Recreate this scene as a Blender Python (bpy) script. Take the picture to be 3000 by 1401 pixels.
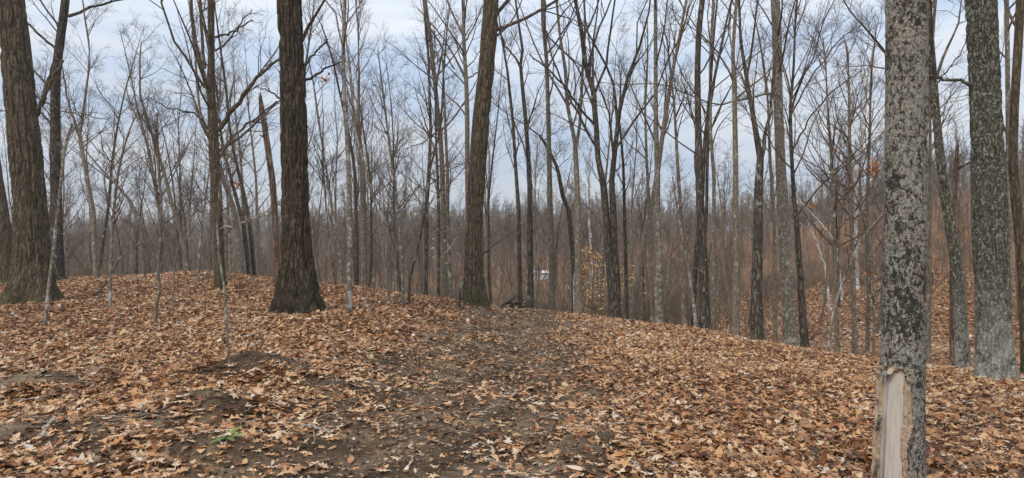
import bpy, math, random
import numpy as np
from mathutils import Vector

for o in list(bpy.data.objects):
    bpy.data.objects.remove(o, do_unlink=True)
SC = bpy.context.scene
COL = SC.collection
rng = np.random.default_rng(7)
random.seed(7)

# ------------------------------------------------------------------ camera
F = 1955.0                    # focal length in pixels of the 3000 px wide photograph
CZ = 1.6                      # eye height
cam_d = bpy.data.cameras.new('camera')
cam_d.sensor_width = 36.0
cam_d.lens = 36.0 * F / 3000.0
cam_d.clip_start = 0.1
cam_d.clip_end = 3000.0
cam = bpy.data.objects.new('camera', cam_d)
cam.location = (0, 0, CZ)
cam.rotation_euler = (math.radians(90), 0, 0)
COL.objects.link(cam)
SC.camera = cam

# ------------------------------------------------------------------ sky: a bright overcast
SUN_EL, SUN_AZ = math.radians(50), math.radians(215)      # azimuth clockwise from +Y
W = bpy.data.worlds.new('World')
SC.world = W
W.use_nodes = True
wn, wl = W.node_tree.nodes, W.node_tree.links
wn.clear()
out = wn.new('ShaderNodeOutputWorld')
sky = wn.new('ShaderNodeTexSky')
sky.sky_type = 'NISHITA'
sky.sun_disc = False
sky.sun_elevation = SUN_EL
sky.sun_rotation = SUN_AZ
bg1 = wn.new('ShaderNodeBackground')
bg1.inputs['Strength'].default_value = 0.05
wl.new(sky.outputs[0], bg1.inputs['Color'])
tc = wn.new('ShaderNodeTexCoord')
sep = wn.new('ShaderNodeSeparateXYZ')
wl.new(tc.outputs['Generated'], sep.inputs[0])
grad = wn.new('ShaderNodeMapRange')          # CIE-like overcast: three times brighter overhead
grad.inputs['From Min'].default_value = -0.02
grad.inputs['From Max'].default_value = 1.0
grad.inputs['To Min'].default_value = 0.52
grad.inputs['To Max'].default_value = 1.5
wl.new(sep.outputs['Z'], grad.inputs['Value'])
mp = wn.new('ShaderNodeMapping')
mp.inputs['Scale'].default_value = (1.0, 1.0, 7.0)
wl.new(tc.outputs['Generated'], mp.inputs['Vector'])
nz = wn.new('ShaderNodeTexNoise')
nz.inputs['Scale'].default_value = 2.8
nz.inputs['Detail'].default_value = 5.0
nz.inputs['Roughness'].default_value = 0.55
wl.new(mp.outputs[0], nz.inputs['Vector'])
cr = wn.new('ShaderNodeValToRGB')
cr.color_ramp.elements[0].position = 0.34
cr.color_ramp.elements[0].color = (0.60, 0.74, 0.96, 1)
cr.color_ramp.elements[1].position = 0.66
cr.color_ramp.elements[1].color = (0.93, 0.97, 1.02, 1)
wl.new(nz.outputs['Fac'], cr.inputs[0])
bg2 = wn.new('ShaderNodeBackground')
wl.new(cr.outputs[0], bg2.inputs['Color'])
wl.new(grad.outputs[0], bg2.inputs['Strength'])
mxs = wn.new('ShaderNodeMixShader')
mxs.inputs[0].default_value = 0.88
wl.new(bg1.outputs[0], mxs.inputs[1])
wl.new(bg2.outputs[0], mxs.inputs[2])
wl.new(mxs.outputs[0], out.inputs['Surface'])

sun_d = bpy.data.lights.new('sun', 'SUN')
sun_d.energy = 1.5
sun_d.angle = math.radians(12)
sun_d.color = (1.0, 0.88, 0.72)
sun = bpy.data.objects.new('sun', sun_d)
sdir = Vector((math.sin(SUN_AZ) * math.cos(SUN_EL), math.cos(SUN_AZ) * math.cos(SUN_EL), math.sin(SUN_EL)))
sun.rotation_euler = (-sdir).to_track_quat('-Z', 'Y').to_euler()
sun.location = (0, -5, 30)
COL.objects.link(sun)

SC.view_settings.view_transform = 'Standard'
SC.view_settings.look = 'None'
SC.view_settings.exposure = 0.42
SC.view_settings.gamma = 1.0
SC.cycles.max_bounces = 5
SC.cycles.diffuse_bounces = 3
SC.cycles.use_denoising = True

# ------------------------------------------------------------------ numeric helpers
def _hash(ix, iy, iz, s):
    h = (ix * 374761393 + iy * 668265263 + iz * 1274126177 + s * 974634541) & 0xFFFFFFFF
    h = ((h ^ (h >> 13)) * 1274126177) & 0xFFFFFFFF
    h = ((h ^ (h >> 16)) * 2246822519) & 0xFFFFFFFF
    return ((h ^ (h >> 15)) & 0xFFFFFF) / float(0xFFFFFF)

def noise3(x, y, z, s=0):
    """value noise in 0..1 on arrays"""
    x = np.asarray(x, float); y = np.asarray(y, float) + 0 * x; z = np.asarray(z, float) + 0 * x
    ix = np.floor(x).astype(np.int64); iy = np.floor(y).astype(np.int64); iz = np.floor(z).astype(np.int64)
    fx, fy, fz = x - ix, y - iy, z - iz
    fx = fx * fx * (3 - 2 * fx); fy = fy * fy * (3 - 2 * fy); fz = fz * fz * (3 - 2 * fz)
    r = 0
    for dx in (0, 1):
        for dy in (0, 1):
            for dz in (0, 1):
                w = (fx if dx else 1 - fx) * (fy if dy else 1 - fy) * (fz if dz else 1 - fz)
                r = r + w * _hash(ix + dx, iy + dy, iz + dz, s)
    return r

def fbm(x, y, z=0, s=0, o=3):
    r, a, t = 0, 1.0, 0
    for k in range(o):
        r = r + a * noise3(np.asarray(x) * 2 ** k, np.asarray(y) * 2 ** k, np.asarray(z) * 2 ** k, s + k)
        t += a; a *= 0.5
    return r / t

def sstep(a, b, x):
    t = np.clip((x - a) / (b - a), 0, 1)
    return t * t * (3 - 2 * t)

# ------------------------------------------------------------------ terrain
# ridge profile seen along a heading u = x / y : (depth, height) pairs
PROF = [
    (-0.90, [(0, 0), (5, .02), (22, .10), (30, -2.4), (45, -6.5), (75, -9.5), (110, -9), (200, -3), (320, 4), (700, 6)]),
    (-0.60, [(0, 0), (5, .05), (22, .40), (30, -1.8), (45, -6.0), (75, -9.0), (110, -9), (200, -3), (320, 4), (700, 6)]),
    (-0.45, [(0, 0), (5, .05), (23, .58), (31, -1.4), (46, -5.5), (75, -8.6), (110, -8), (200, -3), (320, 4), (700, 6)]),
    (-0.25, [(0, 0), (5, .03), (19, .38), (28, -1.8), (45, -4.8), (75, -7.0), (110, -7), (200, -3), (320, 4), (700, 6)]),
    (-0.08, [(0, 0), (5, .00), (17, .02), (27, -2.3), (45, -4.7), (78, -6.0), (110, -5.6), (200, -1.6), (320, 4), (700, 6)]),
    (0.00, [(0, 0), (5, .00), (18, -.16), (28, -2.4), (45, -4.4), (80, -5.4), (110, -5.0), (200, -1), (320, 4), (700, 7)]),
    (0.15, [(0, 0), (5, -.02), (17, -.40), (26, -2.5), (40, -4.1), (65, -4.4), (100, -2.6), (200, 2), (320, 5), (700, 8)]),
    (0.26, [(0, 0), (5, -.02), (15.5, -.40), (23, -2.1), (34, -3.3), (52, -3.2), (80, -2.2), (140, 0.0), (320, 5), (700, 8)]),
    (0.42, [(0, 0), (5, -.02), (12, -.36), (18, -1.5), (26, -2.4), (36, -2.2), (52, -.4), (80, 1.2), (140, 3.5), (700, 10)]),
    (0.60, [(0, 0), (5, -.03), (10.5, -.36), (15, -1.3), (22, -2.0), (32, -1.2), (50, 1.3), (80, 5.2), (140, 11), (700, 18)]),
    (0.90, [(0, 0), (5, -.05), (10, -.52), (15, -1.5), (22, -2.0), (30, -1.0), (50, 2.2), (80, 7.2), (140, 14), (700, 20)]),
]
NS, NU = 700, 121
S_MAX = math.log(1 + 700)
_s = np.linspace(0, S_MAX, NS)
_dep = np.exp(_s) - 1
_rows = []
for u, pr in PROF:
    z = np.interp(_dep, [p[0] for p in pr], [p[1] for p in pr])
    k = np.hanning(23); k /= k.sum()
    _rows.append(np.convolve(np.pad(z, 11, mode='edge'), k, 'valid'))
_rows = np.array(_rows)
_uu = np.linspace(-0.9, 0.9, NU)
TZ = np.array([np.interp(_uu, [p[0] for p in PROF], _rows[:, j]) for j in range(NS)]).T    # NU x NS
k = np.hanning(11); k /= k.sum()
TZ = np.array([np.convolve(np.pad(TZ[:, j], 5, mode='edge'), k, 'valid') for j in range(NS)]).T
TMEAN = _rows[5] * 0.5

def flat(px, py):
    """ground point of a picture position on level ground (first guess for ground features)"""
    d = CZ * F / (py - 700.5)
    return (px - 1500) / F * d, d

def base_terrain(x, y):
    x = np.asarray(x, float); y = np.asarray(y, float)
    phi = np.arctan2(x, y); r = np.hypot(x, y)
    pc = np.clip(phi, -0.733, 0.733)
    d = np.minimum(r * np.cos(pc), 699.0)
    u = np.clip(np.tan(pc), -0.9, 0.9)
    fu = (u + 0.9) / 1.8 * (NU - 1); iu = np.clip(fu.astype(int), 0, NU - 2); fu = fu - iu
    fs = np.log(1 + d) / S_MAX * (NS - 1); i_s = np.clip(fs.astype(int), 0, NS - 2); fs = fs - i_s
    z = (TZ[iu, i_s] * (1 - fu) + TZ[iu + 1, i_s] * fu) * (1 - fs) + (TZ[iu, i_s + 1] * (1 - fu) + TZ[iu + 1, i_s + 1] * fu) * fs
    zb = TMEAN[i_s] * (1 - fs) + TMEAN[i_s + 1] * fs
    w = sstep(1.0, 2.6, np.abs(phi))
    z = z * (1 - w) + zb * w
    far = sstep(18, 60, r)
    z = z + (fbm(x / 14 + 31, y / 14 + 7, 0, 3) - .5) * 2.2 * far
    return z

MOUNDS = []   # x, y, rx, ry, angle, height : bare clods of turned earth
_d = np.arange(3, 30, .02)
for px, py, rx, ry, a, h in [(745, 1112, .62, .34, .25, .26), (600, 1222, .50, .30, .3, .22), (95, 1140, .60, .36, .1, .20),
                             (330, 1295, .70, .34, .15, .09), (620, 1340, .34, .26, .5, .18), (40, 1290, .50, .36, .1, .08),
                             (1800, 1305, .40, .24, -.3, .07), (230, 1345, .4, .22, .1, .07), (980, 1140, .35, .2, 0, .04), (1285, 985, .5, .3, 0, .04), (300, 1085, .35, .25, .2, .08)]:
    _g = base_terrain((px - 1500) / F * _d, _d)
    _k = int(np.argmax(_g >= CZ + (700.5 - py) / F * _d))
    MOUNDS.append(((px - 1500) / F * _d[_k], float(_d[_k]), rx, ry, a, h))

def mound_w(x, y):
    m = np.zeros_like(np.asarray(x, float)); hh = np.zeros_like(m)
    for gx, gy, rx, ry, a, h in MOUNDS:
        dx, dy = x - gx, y - gy
        c, s_ = math.cos(a), math.sin(a)
        e = ((dx * c + dy * s_) / rx) ** 2 + ((-dx * s_ + dy * c) / ry) ** 2
        g = np.exp(-e * 1.1)
        m = np.maximum(m, g); hh = hh + h * g
    return m, hh

PATH_Y = [0, 4.5, 6.3, 7.8, 10.4, 13.0, 15.5, 18, 24]
PATH_C = [-.5, -.5, -.48, -.5, -.38, .05, .28, .35, .6]
PATH_H = [1.6, 1.6, 1.5, 1.45, 1.5, 1.4, 1.15, .9, .4]

def soil_mask(x, y):
    """1 where the earth is bare (track, clods), 0 under leaves"""
    x = np.asarray(x, float); y = np.asarray(y, float)
    pc = np.interp(y, PATH_Y, PATH_C); ph = np.interp(y, PATH_Y, PATH_H)
    n = fbm(x / .9 + 11, y / .9 + 5, 0, 21, 3) - .5
    n2 = fbm(x / .28 + 3, y / .28 + 9, 0, 27, 2) - .5
    e = (ph - np.abs(x - pc) + n * 1.5 + n2 * .5) / .45
    p = np.clip(.5 + e * .5, 0, 1) * np.where(y > -6, 1, 0) * (1 - sstep(16.5, 20, y))
    m, _ = mound_w(x, y)
    mm = np.clip((m + n2 * .8 - .36) / .2, 0, 1)
    # thin cover in the near left corner
    nl = fbm(x / .55 + 50, y / .55 + 8, 0, 35, 3)
    l = sstep(.53, .66, nl) * sstep(-.6, -1.4, x) * sstep(7.0, 5.4, y) * .85
    return np.maximum(np.maximum(p, mm), l)

def terrain(x, y):
    z = base_terrain(x, y)
    r = np.hypot(x, y)
    near = 1 - sstep(22, 40, r)
    z = z + near * ((fbm(np.asarray(x) / 1.7, np.asarray(y) / 1.7, 0, 5, 2) - .5) * .13 + (fbm(np.asarray(x) / .45, np.asarray(y) / .45, 0, 9, 2) - .5) * .035)
    _, hh = mound_w(x, y)
    return z + hh

def tz(x, y):
    return float(terrain(np.array([float(x)]), np.array([float(y)]))[0])

def world_at(px, py, d):
    return np.array([(px - 1500) / F * d, d, CZ + (700.5 - py) / F * d])

def cosu(px):
    return 1 / math.sqrt(1 + ((px - 1500) / F) ** 2)

def ray_hit(px, py, dmin=3.0, dmax=60.0):
    d = np.arange(dmin, dmax, .02)
    g = terrain((px - 1500) / F * d, d)
    zr = CZ + (700.5 - py) / F * d
    i = np.argmax(g >= zr)
    return float(d[i]) if g[i] >= zr[i] else None

# ------------------------------------------------------------------ mesh helpers
def mesh_from(name, V, Q, smooth=True):
    V = np.asarray(V, np.float32); Q = np.asarray(Q, np.int32)
    n = Q.shape[1]
    me = bpy.data.meshes.new(name)
    me.vertices.add(len(V)); me.vertices.foreach_set('co', V.ravel())
    me.loops.add(len(Q) * n); me.loops.foreach_set('vertex_index', Q.ravel())
    me.polygons.add(len(Q)); me.polygons.foreach_set('loop_start', np.arange(0, len(Q) * n, n, dtype=np.int32))
    me.polygons.foreach_set('use_smooth', np.full(len(Q), smooth, dtype=bool))
    me.update(calc_edges=True)
    return me

def link(name, me, mat=None, parent=None, loc=None):
    o = bpy.data.objects.new(name, me)
    COL.objects.link(o)
    if mat and me and not me.materials:
        me.materials.append(mat)
    if parent: o.parent = parent
    if loc is not None: o.location = loc
    return o

def tag(o, label, cat, group=None):
    o['label'] = label; o['category'] = cat
    if group: o['group'] = group
    return o

def empty(name, loc, rz=0):
    o = bpy.data.objects.new(name, None)
    o.empty_display_size = .2
    o.location = loc; o.rotation_euler = (0, 0, rz)
    COL.objects.link(o)
    return o

def norm(v):
    return v / np.maximum(np.linalg.norm(v, axis=-1, keepdims=True), 1e-9)

def tubes(P, R, sides, R_=None):
    """P (M,N,3) centre lines, R (M,N) radii -> verts, quads"""
    M, N, _ = P.shape
    T = norm(np.gradient(P, axis=1))
    ref = np.where(np.abs(T[:, :1, 2:3]) > .8, np.array([[[1., 0, 0]]]), np.array([[[0, 0, 1.]]])) + 0 * T
    B = norm(ref - (ref * T).sum(-1, keepdims=True) * T)
    C = np.cross(T, B)
    a = np.linspace(0, 2 * math.pi, sides, endpoint=False)
    V = P[:, :, None, :] + R[:, :, None, None] * (B[:, :, None, :] * np.cos(a)[None, None, :, None] + C[:, :, None, :] * np.sin(a)[None, None, :, None])
    idx = np.arange(M * N * sides).reshape(M, N, sides)
    i0 = idx[:, :-1, :]; i1 = idx[:, 1:, :]
    Q = np.stack([i0, np.roll(i0, -1, 2), np.roll(i1, -1, 2), i1], -1).reshape(-1, 4)
    return V.reshape(-1, 3), Q

class Acc:
    def __init__(s): s.V, s.Q, s.n = [], [], 0
    def add(s, V, Q):
        if len(V) == 0: return
        s.V.append(V); s.Q.append(Q + s.n); s.n += len(V)
    def mesh(s, name, smooth=True):
        return mesh_from(name, np.concatenate(s.V), np.concatenate(s.Q), smooth)

def grow(rg, P0, D, L, n, wander, up):
    M = len(P0)
    P = np.empty((M, n, 3)); P[:, 0] = P0
    d = norm(D); st = (L / (n - 1))[:, None]
    for k in range(1, n):
        d = norm(d + rg.normal(0, wander, (M, 3)) + np.array([0, 0, up]))
        P[:, k] = P[:, k - 1] + d * st
    return P

def sprout(rg, P, R, k, tmin, ang, ratio, n, wander, up, rmin, rratio=.55, Lmin=.15, flatz=1.0):
    """k children on each parent line"""
    M, N, _ = P.shape
    t = rg.uniform(tmin, 1.0, (M, k)) ** .85
    f = t * (N - 1); i = np.minimum(f.astype(int), N - 2); f = (f - i)[..., None]
    m = np.arange(M)[:, None]
    p0 = P[m, i] * (1 - f) + P[m, i + 1] * f
    r0 = R[m, i] * (1 - f[..., 0]) + R[m, i + 1] * f[..., 0]
    tg = norm(P[m, i + 1] - P[m, i])
    rnd = rg.normal(0, 1, tg.shape); rnd[..., 2] *= flatz
    side = norm(rnd - (rnd * tg).sum(-1, keepdims=True) * tg)
    a = rg.normal(ang, .18, (M, k, 1))
    D = tg * np.cos(a) + side * np.sin(a)
    pl = np.linalg.norm(np.diff(P, axis=1), axis=-1).sum(1)[:, None]
    L = np.maximum(pl * ratio * rg.uniform(.55, 1.25, (M, k)) * (1.15 - .6 * t), Lmin)
    p0 = p0.reshape(-1, 3); D = D.reshape(-1, 3); L = L.ravel()
    C = grow(rg, p0, D, L, n, wander, up)
    rb = np.clip(r0.ravel() * rratio, rmin, None)
    rb = np.minimum(rb, L * .010 + rmin)
    CR = rb[:, None] * np.linspace(1, .0, n)[None, :] + rmin * np.linspace(0, 1, n)[None, :] * .8
    return C, CR

def crown_mesh(rg, name, TP, TR, h0, n1=16, k2=6, k3=6, ang=.85, spread=.32, up=.06, rmin=.004, k4=0, extra=None, wander=.10, tops=True, sides=(6, 4, 3), flatz=.7, tw=1.0):
    """limbs, branches and twigs on a trunk line (N,3) with radii, starting at height h0 (above the base)"""
    acc = Acc()
    h = TP[:, 2]
    H = h[-1]
    t = np.sort(rg.uniform(0, 1, n1)) ** .9
    hh = h0 + (H * .985 - h0) * t
    p0 = np.stack([np.interp(hh, h, TP[:, j]) for j in range(3)], 1)
    r0 = np.interp(hh, h, TR)
    az = rg.uniform(0, 2 * math.pi, n1) + np.arange(n1) * 2.4
    el = rg.normal(math.pi / 2 - ang, .16, n1) + .25 * t
    D = np.stack([np.cos(az) * np.cos(el), np.sin(az) * np.cos(el), np.sin(el)], 1)
    L = (H - h0 * .4) * spread * rg.uniform(.55, 1.2, n1) * (1.0 - .62 * t)
    L1 = grow(rg, p0, D, L, 10, wander, up)
    rb = np.clip(np.minimum(r0 * .45, L * .0085 + .004), rmin, None)
    R1 = rb[:, None] * np.linspace(1, .12, 10)[None, :] + rmin * .5
    acc.add(*tubes(L1, R1, sides[0]))
    par = [(L1, R1)]
    if extra:
        for (ep, er) in extra:
            par.append((ep, er))
    for (LP, LR) in par:
        L2, R2 = sprout(rg, LP, LR, k2, .18, .72, .42, 7, .13, up * .8, rmin, Lmin=.3, flatz=flatz)
        acc.add(*tubes(L2, R2, sides[1]))
        L3, R3 = sprout(rg, L2, R2, k3, .15, .75, .45 * tw, 5, .16, up * .6, rmin * .8, Lmin=.22, flatz=flatz)
        acc.add(*tubes(L3, R3, sides[2]))
        if k4:
            L4, R4 = sprout(rg, L3, R3, k4, .2, .75, .55, 4, .16, up * .5, rmin * .7, Lmin=.15, flatz=flatz)
            acc.add(*tubes(L4, R4, sides[2]))
    return acc.mesh(name)

def resample(P, R, n=None, step=None):
    P = np.asarray(P, float); R = np.asarray(R, float)
    s = np.concatenate([[0], np.cumsum(np.linalg.norm(np.diff(P, axis=0), axis=1))])
    if step: n = max(4, int(s[-1] / step))
    # smooth by Catmull-Rom-like dense interpolation and a box blur
    q = np.linspace(0, s[-1], n)
    PP = np.stack([np.interp(q, s, P[:, j]) for j in range(P.shape[1])], 1)
    RR = np.interp(q, s, R)
    w = max(1, int(n / max(len(P) * 2.2, 6)))
    if w > 1:
        kk = np.ones(2 * w + 1) / (2 * w + 1)
        def sm(a):
            e0 = 2 * a[0] - a[1:w + 1][::-1]; e1 = 2 * a[-1] - a[-w - 1:-1][::-1]
            return np.convolve(np.concatenate([e0, a, e1]), kk, 'valid')
        PP = np.stack([sm(PP[:, j]) for j in range(PP.shape[1])], 1)
        RR = np.maximum(sm(RR), .001)
    return PP, RR

def trunk_mesh(rg, name, TP, TR, sides, flare=.4, flare_h=.35, bark=0.0, barkf=14, stretch=.12, lump=.04, lobes=5):
    """rings in the horizontal plane: lumpy outline, flared foot with root lobes, bark ridges as relief"""
    N = len(TP)
    a = np.linspace(0, 2 * math.pi, sides, endpoint=False)
    z = TP[:, 2][:, None]
    ca, sa = np.cos(a)[None, :], np.sin(a)[None, :]
    sd = int(rg.integers(0, 9999))
    R0 = TR[:, None]
    ph = rg.uniform(0, 6.28)
    hz = np.maximum(z - 0.0, 0)
    fl = flare * np.exp(-hz / flare_h) * (.55 + .45 * np.cos(a[None, :] * lobes + ph + 1.3 * np.cos(a[None, :] * 2 + ph)))
    lum = (fbm(ca * 1.6 + 20, sa * 1.6 + 20, z * .9 + 5, sd, 3) - .5) * 2 * lump
    r = R0 * (1 + fl + lum)
    if bark > 0:
        rm = np.minimum(TR.max(), .6)
        n1 = np.abs(noise3(ca * R0 * barkf + 40, sa * R0 * barkf + 40, z * barkf * stretch + 9, sd + 1) * 2 - 1)
        n2 = np.abs(noise3(ca * R0 * barkf * 2.1 + 70, sa * R0 * barkf * 2.1 + 10, z * barkf * stretch * 2.6 + 9, sd + 2) * 2 - 1)
        r = r + bark * (np.clip(n1 * 3.0, 0, 1) - .7) + bark * .4 * (np.clip(n2 * 2.4, 0, 1) - .5)
    V = np.stack([TP[:, 0][:, None] + r * ca, TP[:, 1][:, None] + r * sa, z + 0 * r], -1).reshape(-1, 3)
    idx = np.arange(N * sides).reshape(N, sides)
    i0, i1 = idx[:-1], idx[1:]
    Q = np.stack([i0, np.roll(i0, -1, 1), np.roll(i1, -1, 1), i1], -1).reshape(-1, 4)
    return mesh_from(name, V, Q)

# ------------------------------------------------------------------ materials
def new_mat(name):
    m = bpy.data.materials.new(name); m.use_nodes = True
    nt = m.node_tree; nt.nodes.clear()
    o = nt.nodes.new('ShaderNodeOutputMaterial')
    b = nt.nodes.new('ShaderNodeBsdfPrincipled')
    b.inputs['Roughness'].default_value = .9
    b.inputs['Specular IOR Level'].default_value = .2
    nt.links.new(b.outputs[0], o.inputs[0])
    return m, nt, b

class NT:
    """tiny node-building helper"""
    def __init__(s, nt): s.nt, s.n, s.l = nt, nt.nodes, nt.links
    def put(s, sock, v):
        if isinstance(v, bpy.types.NodeSocket): s.l.new(v, sock)
        elif v is not None: sock.default_value = v
    def coords(s, scale=(1, 1, 1), rand=True, kind='Object'):
        t = s.n.new('ShaderNodeTexCoord'); m = s.n.new('ShaderNodeMapping')
        s.l.new(t.outputs[kind], m.inputs['Vector'])
        m.inputs['Scale'].default_value = scale
        if rand:
            oi = s.n.new('ShaderNodeObjectInfo'); mu = s.n.new('ShaderNodeMath'); mu.operation = 'MULTIPLY'
            s.l.new(oi.outputs['Random'], mu.inputs[0]); mu.inputs[1].default_value = 37.0
            s.l.new(mu.outputs[0], m.inputs['Location'])
        return m.outputs[0]
    def noise(s, vec, scale, detail=4, rough=.55, dist=0):
        t = s.n.new('ShaderNodeTexNoise'); s.l.new(vec, t.inputs['Vector'])
        t.inputs['Scale'].default_value = scale; t.inputs['Detail'].default_value = detail
        t.inputs['Roughness'].default_value = rough; t.inputs['Distortion'].default_value = dist
        return t.outputs['Fac']
    def voro(s, vec, scale, feature='F1', out='Distance', rnd=1.0):
        t = s.n.new('ShaderNodeTexVoronoi'); s.l.new(vec, t.inputs['Vector']); t.feature = feature
        t.inputs['Scale'].default_value = scale; t.inputs['Randomness'].default_value = rnd
        return t.outputs[out]
    def ramp(s, fac, stops, interp='LINEAR'):
        r = s.n.new('ShaderNodeValToRGB'); s.put(r.inputs[0], fac)
        e = r.color_ramp.elements; r.color_ramp.interpolation = interp
        while len(e) < len(stops): e.new(.5)
        for k, (p, c) in enumerate(stops):
            e[k].position = p
            e[k].color = (c, c, c, 1) if isinstance(c, (int, float)) else (*c, 1)
        return r.outputs[0]
    def mix(s, fac, a, b, mode='MIX'):
        m = s.n.new('ShaderNodeMix'); m.data_type = 'RGBA'; m.blend_type = mode
        s.put(m.inputs[0], fac)
        for k, v in ((6, a), (7, b)):
            s.put(m.inputs[k], (*v, 1) if isinstance(v, tuple) and len(v) == 3 else v)
        return m.outputs[2]
    def math(s, op, a, b=None, c=None):
        m = s.n.new('ShaderNodeMath'); m.operation = op
        s.put(m.inputs[0], a)
        if b is not None: s.put(m.inputs[1], b)
        if c is not None: s.put(m.inputs[2], c)
        return m.outputs[0]
    def rng(s, v, a, b, c=0., d=1.):
        m = s.n.new('ShaderNodeMapRange'); s.put(m.inputs['Value'], v)
        m.inputs['From Min'].default_value = a; m.inputs['From Max'].default_value = b
        m.inputs['To Min'].default_value = c; m.inputs['To Max'].default_value = d
        return m.outputs[0]
    def bump(s, h, dist, strength=1.0, nrm=None):
        b = s.n.new('ShaderNodeBump'); s.l.new(h, b.inputs['Height'])
        b.inputs['Distance'].default_value = dist; b.inputs['Strength'].default_value = strength
        if nrm: s.l.new(nrm, b.inputs['Normal'])
        return b.outputs[0]
    def xyz(s, kind='Object'):
        t = s.n.new('ShaderNodeTexCoord'); x = s.n.new('ShaderNodeSeparateXYZ')
        s.l.new(t.outputs[kind], x.inputs[0]); return x.outputs
    def objrand(s):
        return s.n.new('ShaderNodeObjectInfo').outputs['Random']

def bark_mat(name, dark, mid, light, lichen=(.33, .36, .30), lich=.0, scale=26, stretch=.13, bd=.012, moss=None, moss_h=.8, lich_scale=5, base_pale=None, vary=.25, lich_h=None):
    m, nt, b = new_mat(name); g = NT(nt)
    v = g.coords((1, 1, stretch))
    v3 = g.coords((1, 1, 1))
    wt = g.n.new('ShaderNodeTexNoise'); g.l.new(v3, wt.inputs['Vector']); wt.inputs['Scale'].default_value = 7.0; wt.inputs['Detail'].default_value = 3.0
    ws = g.n.new('ShaderNodeVectorMath'); ws.operation = 'SUBTRACT'; g.l.new(wt.outputs['Color'], ws.inputs[0]); ws.inputs[1].default_value = (.5, .5, .5)
    wc = g.n.new('ShaderNodeVectorMath'); wc.operation = 'SCALE'; g.l.new(ws.outputs[0], wc.inputs[0]); wc.inputs['Scale'].default_value = .10
    wa = g.n.new('ShaderNodeVectorMath'); wa.operation = 'ADD'; g.l.new(v, wa.inputs[0]); g.l.new(wc.outputs[0], wa.inputs[1])
    v = wa.outputs[0]
    n1 = g.noise(v, scale, 5, .6, .6)
    vo = g.voro(v, scale * .55, 'DISTANCE_TO_EDGE')
    hgt = g.math('ADD', g.math('MULTIPLY', n1, .7), g.math('MULTIPLY', g.math('MINIMUM', vo, .35), 1.6))
    col = g.ramp(hgt, [(.40, dark), (.62, mid), (.92, light)])
    blot = g.noise(v3, 1.7, 3, .5)
    col = g.mix(g.rng(blot, .35, .7, 0, .35), col, mid)
    if lich > 0:
        ln = g.noise(v3, lich_scale, 6, .7, .4)
        lf = g.rng(ln, .62 - lich * .25, .68 - lich * .2, 0, .85)
        if lich_h:
            z = g.xyz()[2]
            lf = g.math('MULTIPLY', lf, g.rng(z, lich_h[0], lich_h[1], 1, 0.1))
        l2 = g.mix(g.noise(v3, lich_scale * 3, 3), lichen, tuple(min(1, c * 1.35) for c in lichen))
        col = g.mix(lf, col, l2)
    if moss:
        z = g.xyz()[2]
        mf = g.math('MULTIPLY', g.rng(g.noise(v3, 6, 6, .75), .38, .56), g.rng(z, 0.15, moss_h, 1, 0))
        col = g.mix(g.math('MULTIPLY', mf, .65), col, moss)
    hue = g.rng(g.objrand(), 0, 1, 1 - vary, 1 + vary)
    cm = g.n.new('ShaderNodeVectorMath'); cm.operation = 'SCALE'
    g.l.new(col, cm.inputs[0]); g.l.new(hue, cm.inputs['Scale'])
    g.l.new(cm.outputs[0], b.inputs['Base Color'])
    bm = g.bump(hgt, bd, .9)
    fine = g.noise(v3, scale * 4, 3, .6)
    g.l.new(g.bump(fine, bd * .25, .6, bm), b.inputs['Normal'])
    return m

M = {}
M['oak'] = bark_mat('oak_bark', (0.031, 0.024, 0.017), (0.091, 0.069, 0.047), (0.139, 0.109, 0.078), lichen=(.36, .38, .34), lich=0, scale=32, stretch=.15, bd=.045, moss=(.042, .040, .018), moss_h=1.1, lich_scale=9, vary=.08)
M['oak2'] = bark_mat('brown_oak_bark', (0.056, 0.043, 0.029), (0.131, 0.104, 0.066), (0.184, 0.152, 0.100), lichen=(.3, .31, .26), lich=0, scale=30, stretch=.15, bd=.04, moss=(.05, .055, .02), moss_h=.5, lich_scale=8, vary=.08)
M['greyoak'] = bark_mat('lichen_oak_bark', (0.041, 0.039, 0.027), (0.128, 0.122, 0.089), (0.267, 0.254, 0.191), lichen=(.33, .36, .31), lich=.26, scale=46, stretch=.30, bd=.03, lich_scale=24, moss=(.50, .49, .43), moss_h=1.6, vary=.05)
M['dark'] = bark_mat('dark_bark', (0.029, 0.024, 0.020), (0.086, 0.072, 0.057), (0.178, 0.152, 0.119), lichen=(.25, .26, .22), lich=.10, scale=30, stretch=.2, bd=.012, vary=.2)
M['grey'] = bark_mat('grey_bark', (0.110, 0.091, 0.068), (0.208, 0.173, 0.127), (0.265, 0.229, 0.176), lichen=(.38, .38, .33), lich=.16, scale=30, stretch=.4, bd=.006, lich_scale=7, vary=.22)
M['pale'] = bark_mat('pale_lichen_bark', (0.103, 0.090, 0.071), (0.207, 0.178, 0.140), (0.333, 0.293, 0.241), lichen=(.37, .37, .325), lich=.34, scale=24, stretch=.6, bd=.004, lich_scale=6, vary=.15, lich_h=(1.5, 6))
M['birch'] = bark_mat('white_bark', (.16, .14, .12), (.50, .48, .44), (.70, .68, .64), lichen=(.75, .73, .70), lich=.3, scale=14, stretch=1.6, bd=.003, lich_scale=3, vary=.1)
M['snag'] = bark_mat('dead_wood', (.06, .040, .029), (.165, .115, .083), (.29, .215, .16), scale=28, stretch=.06, bd=.012, lich=0, vary=.05)
M['twig'] = bark_mat('twig_bark', (0.071, 0.052, 0.040), (0.140, 0.102, 0.077), (0.214, 0.162, 0.121), scale=10, stretch=1, bd=.002, lich=0, vary=.25)
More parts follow.
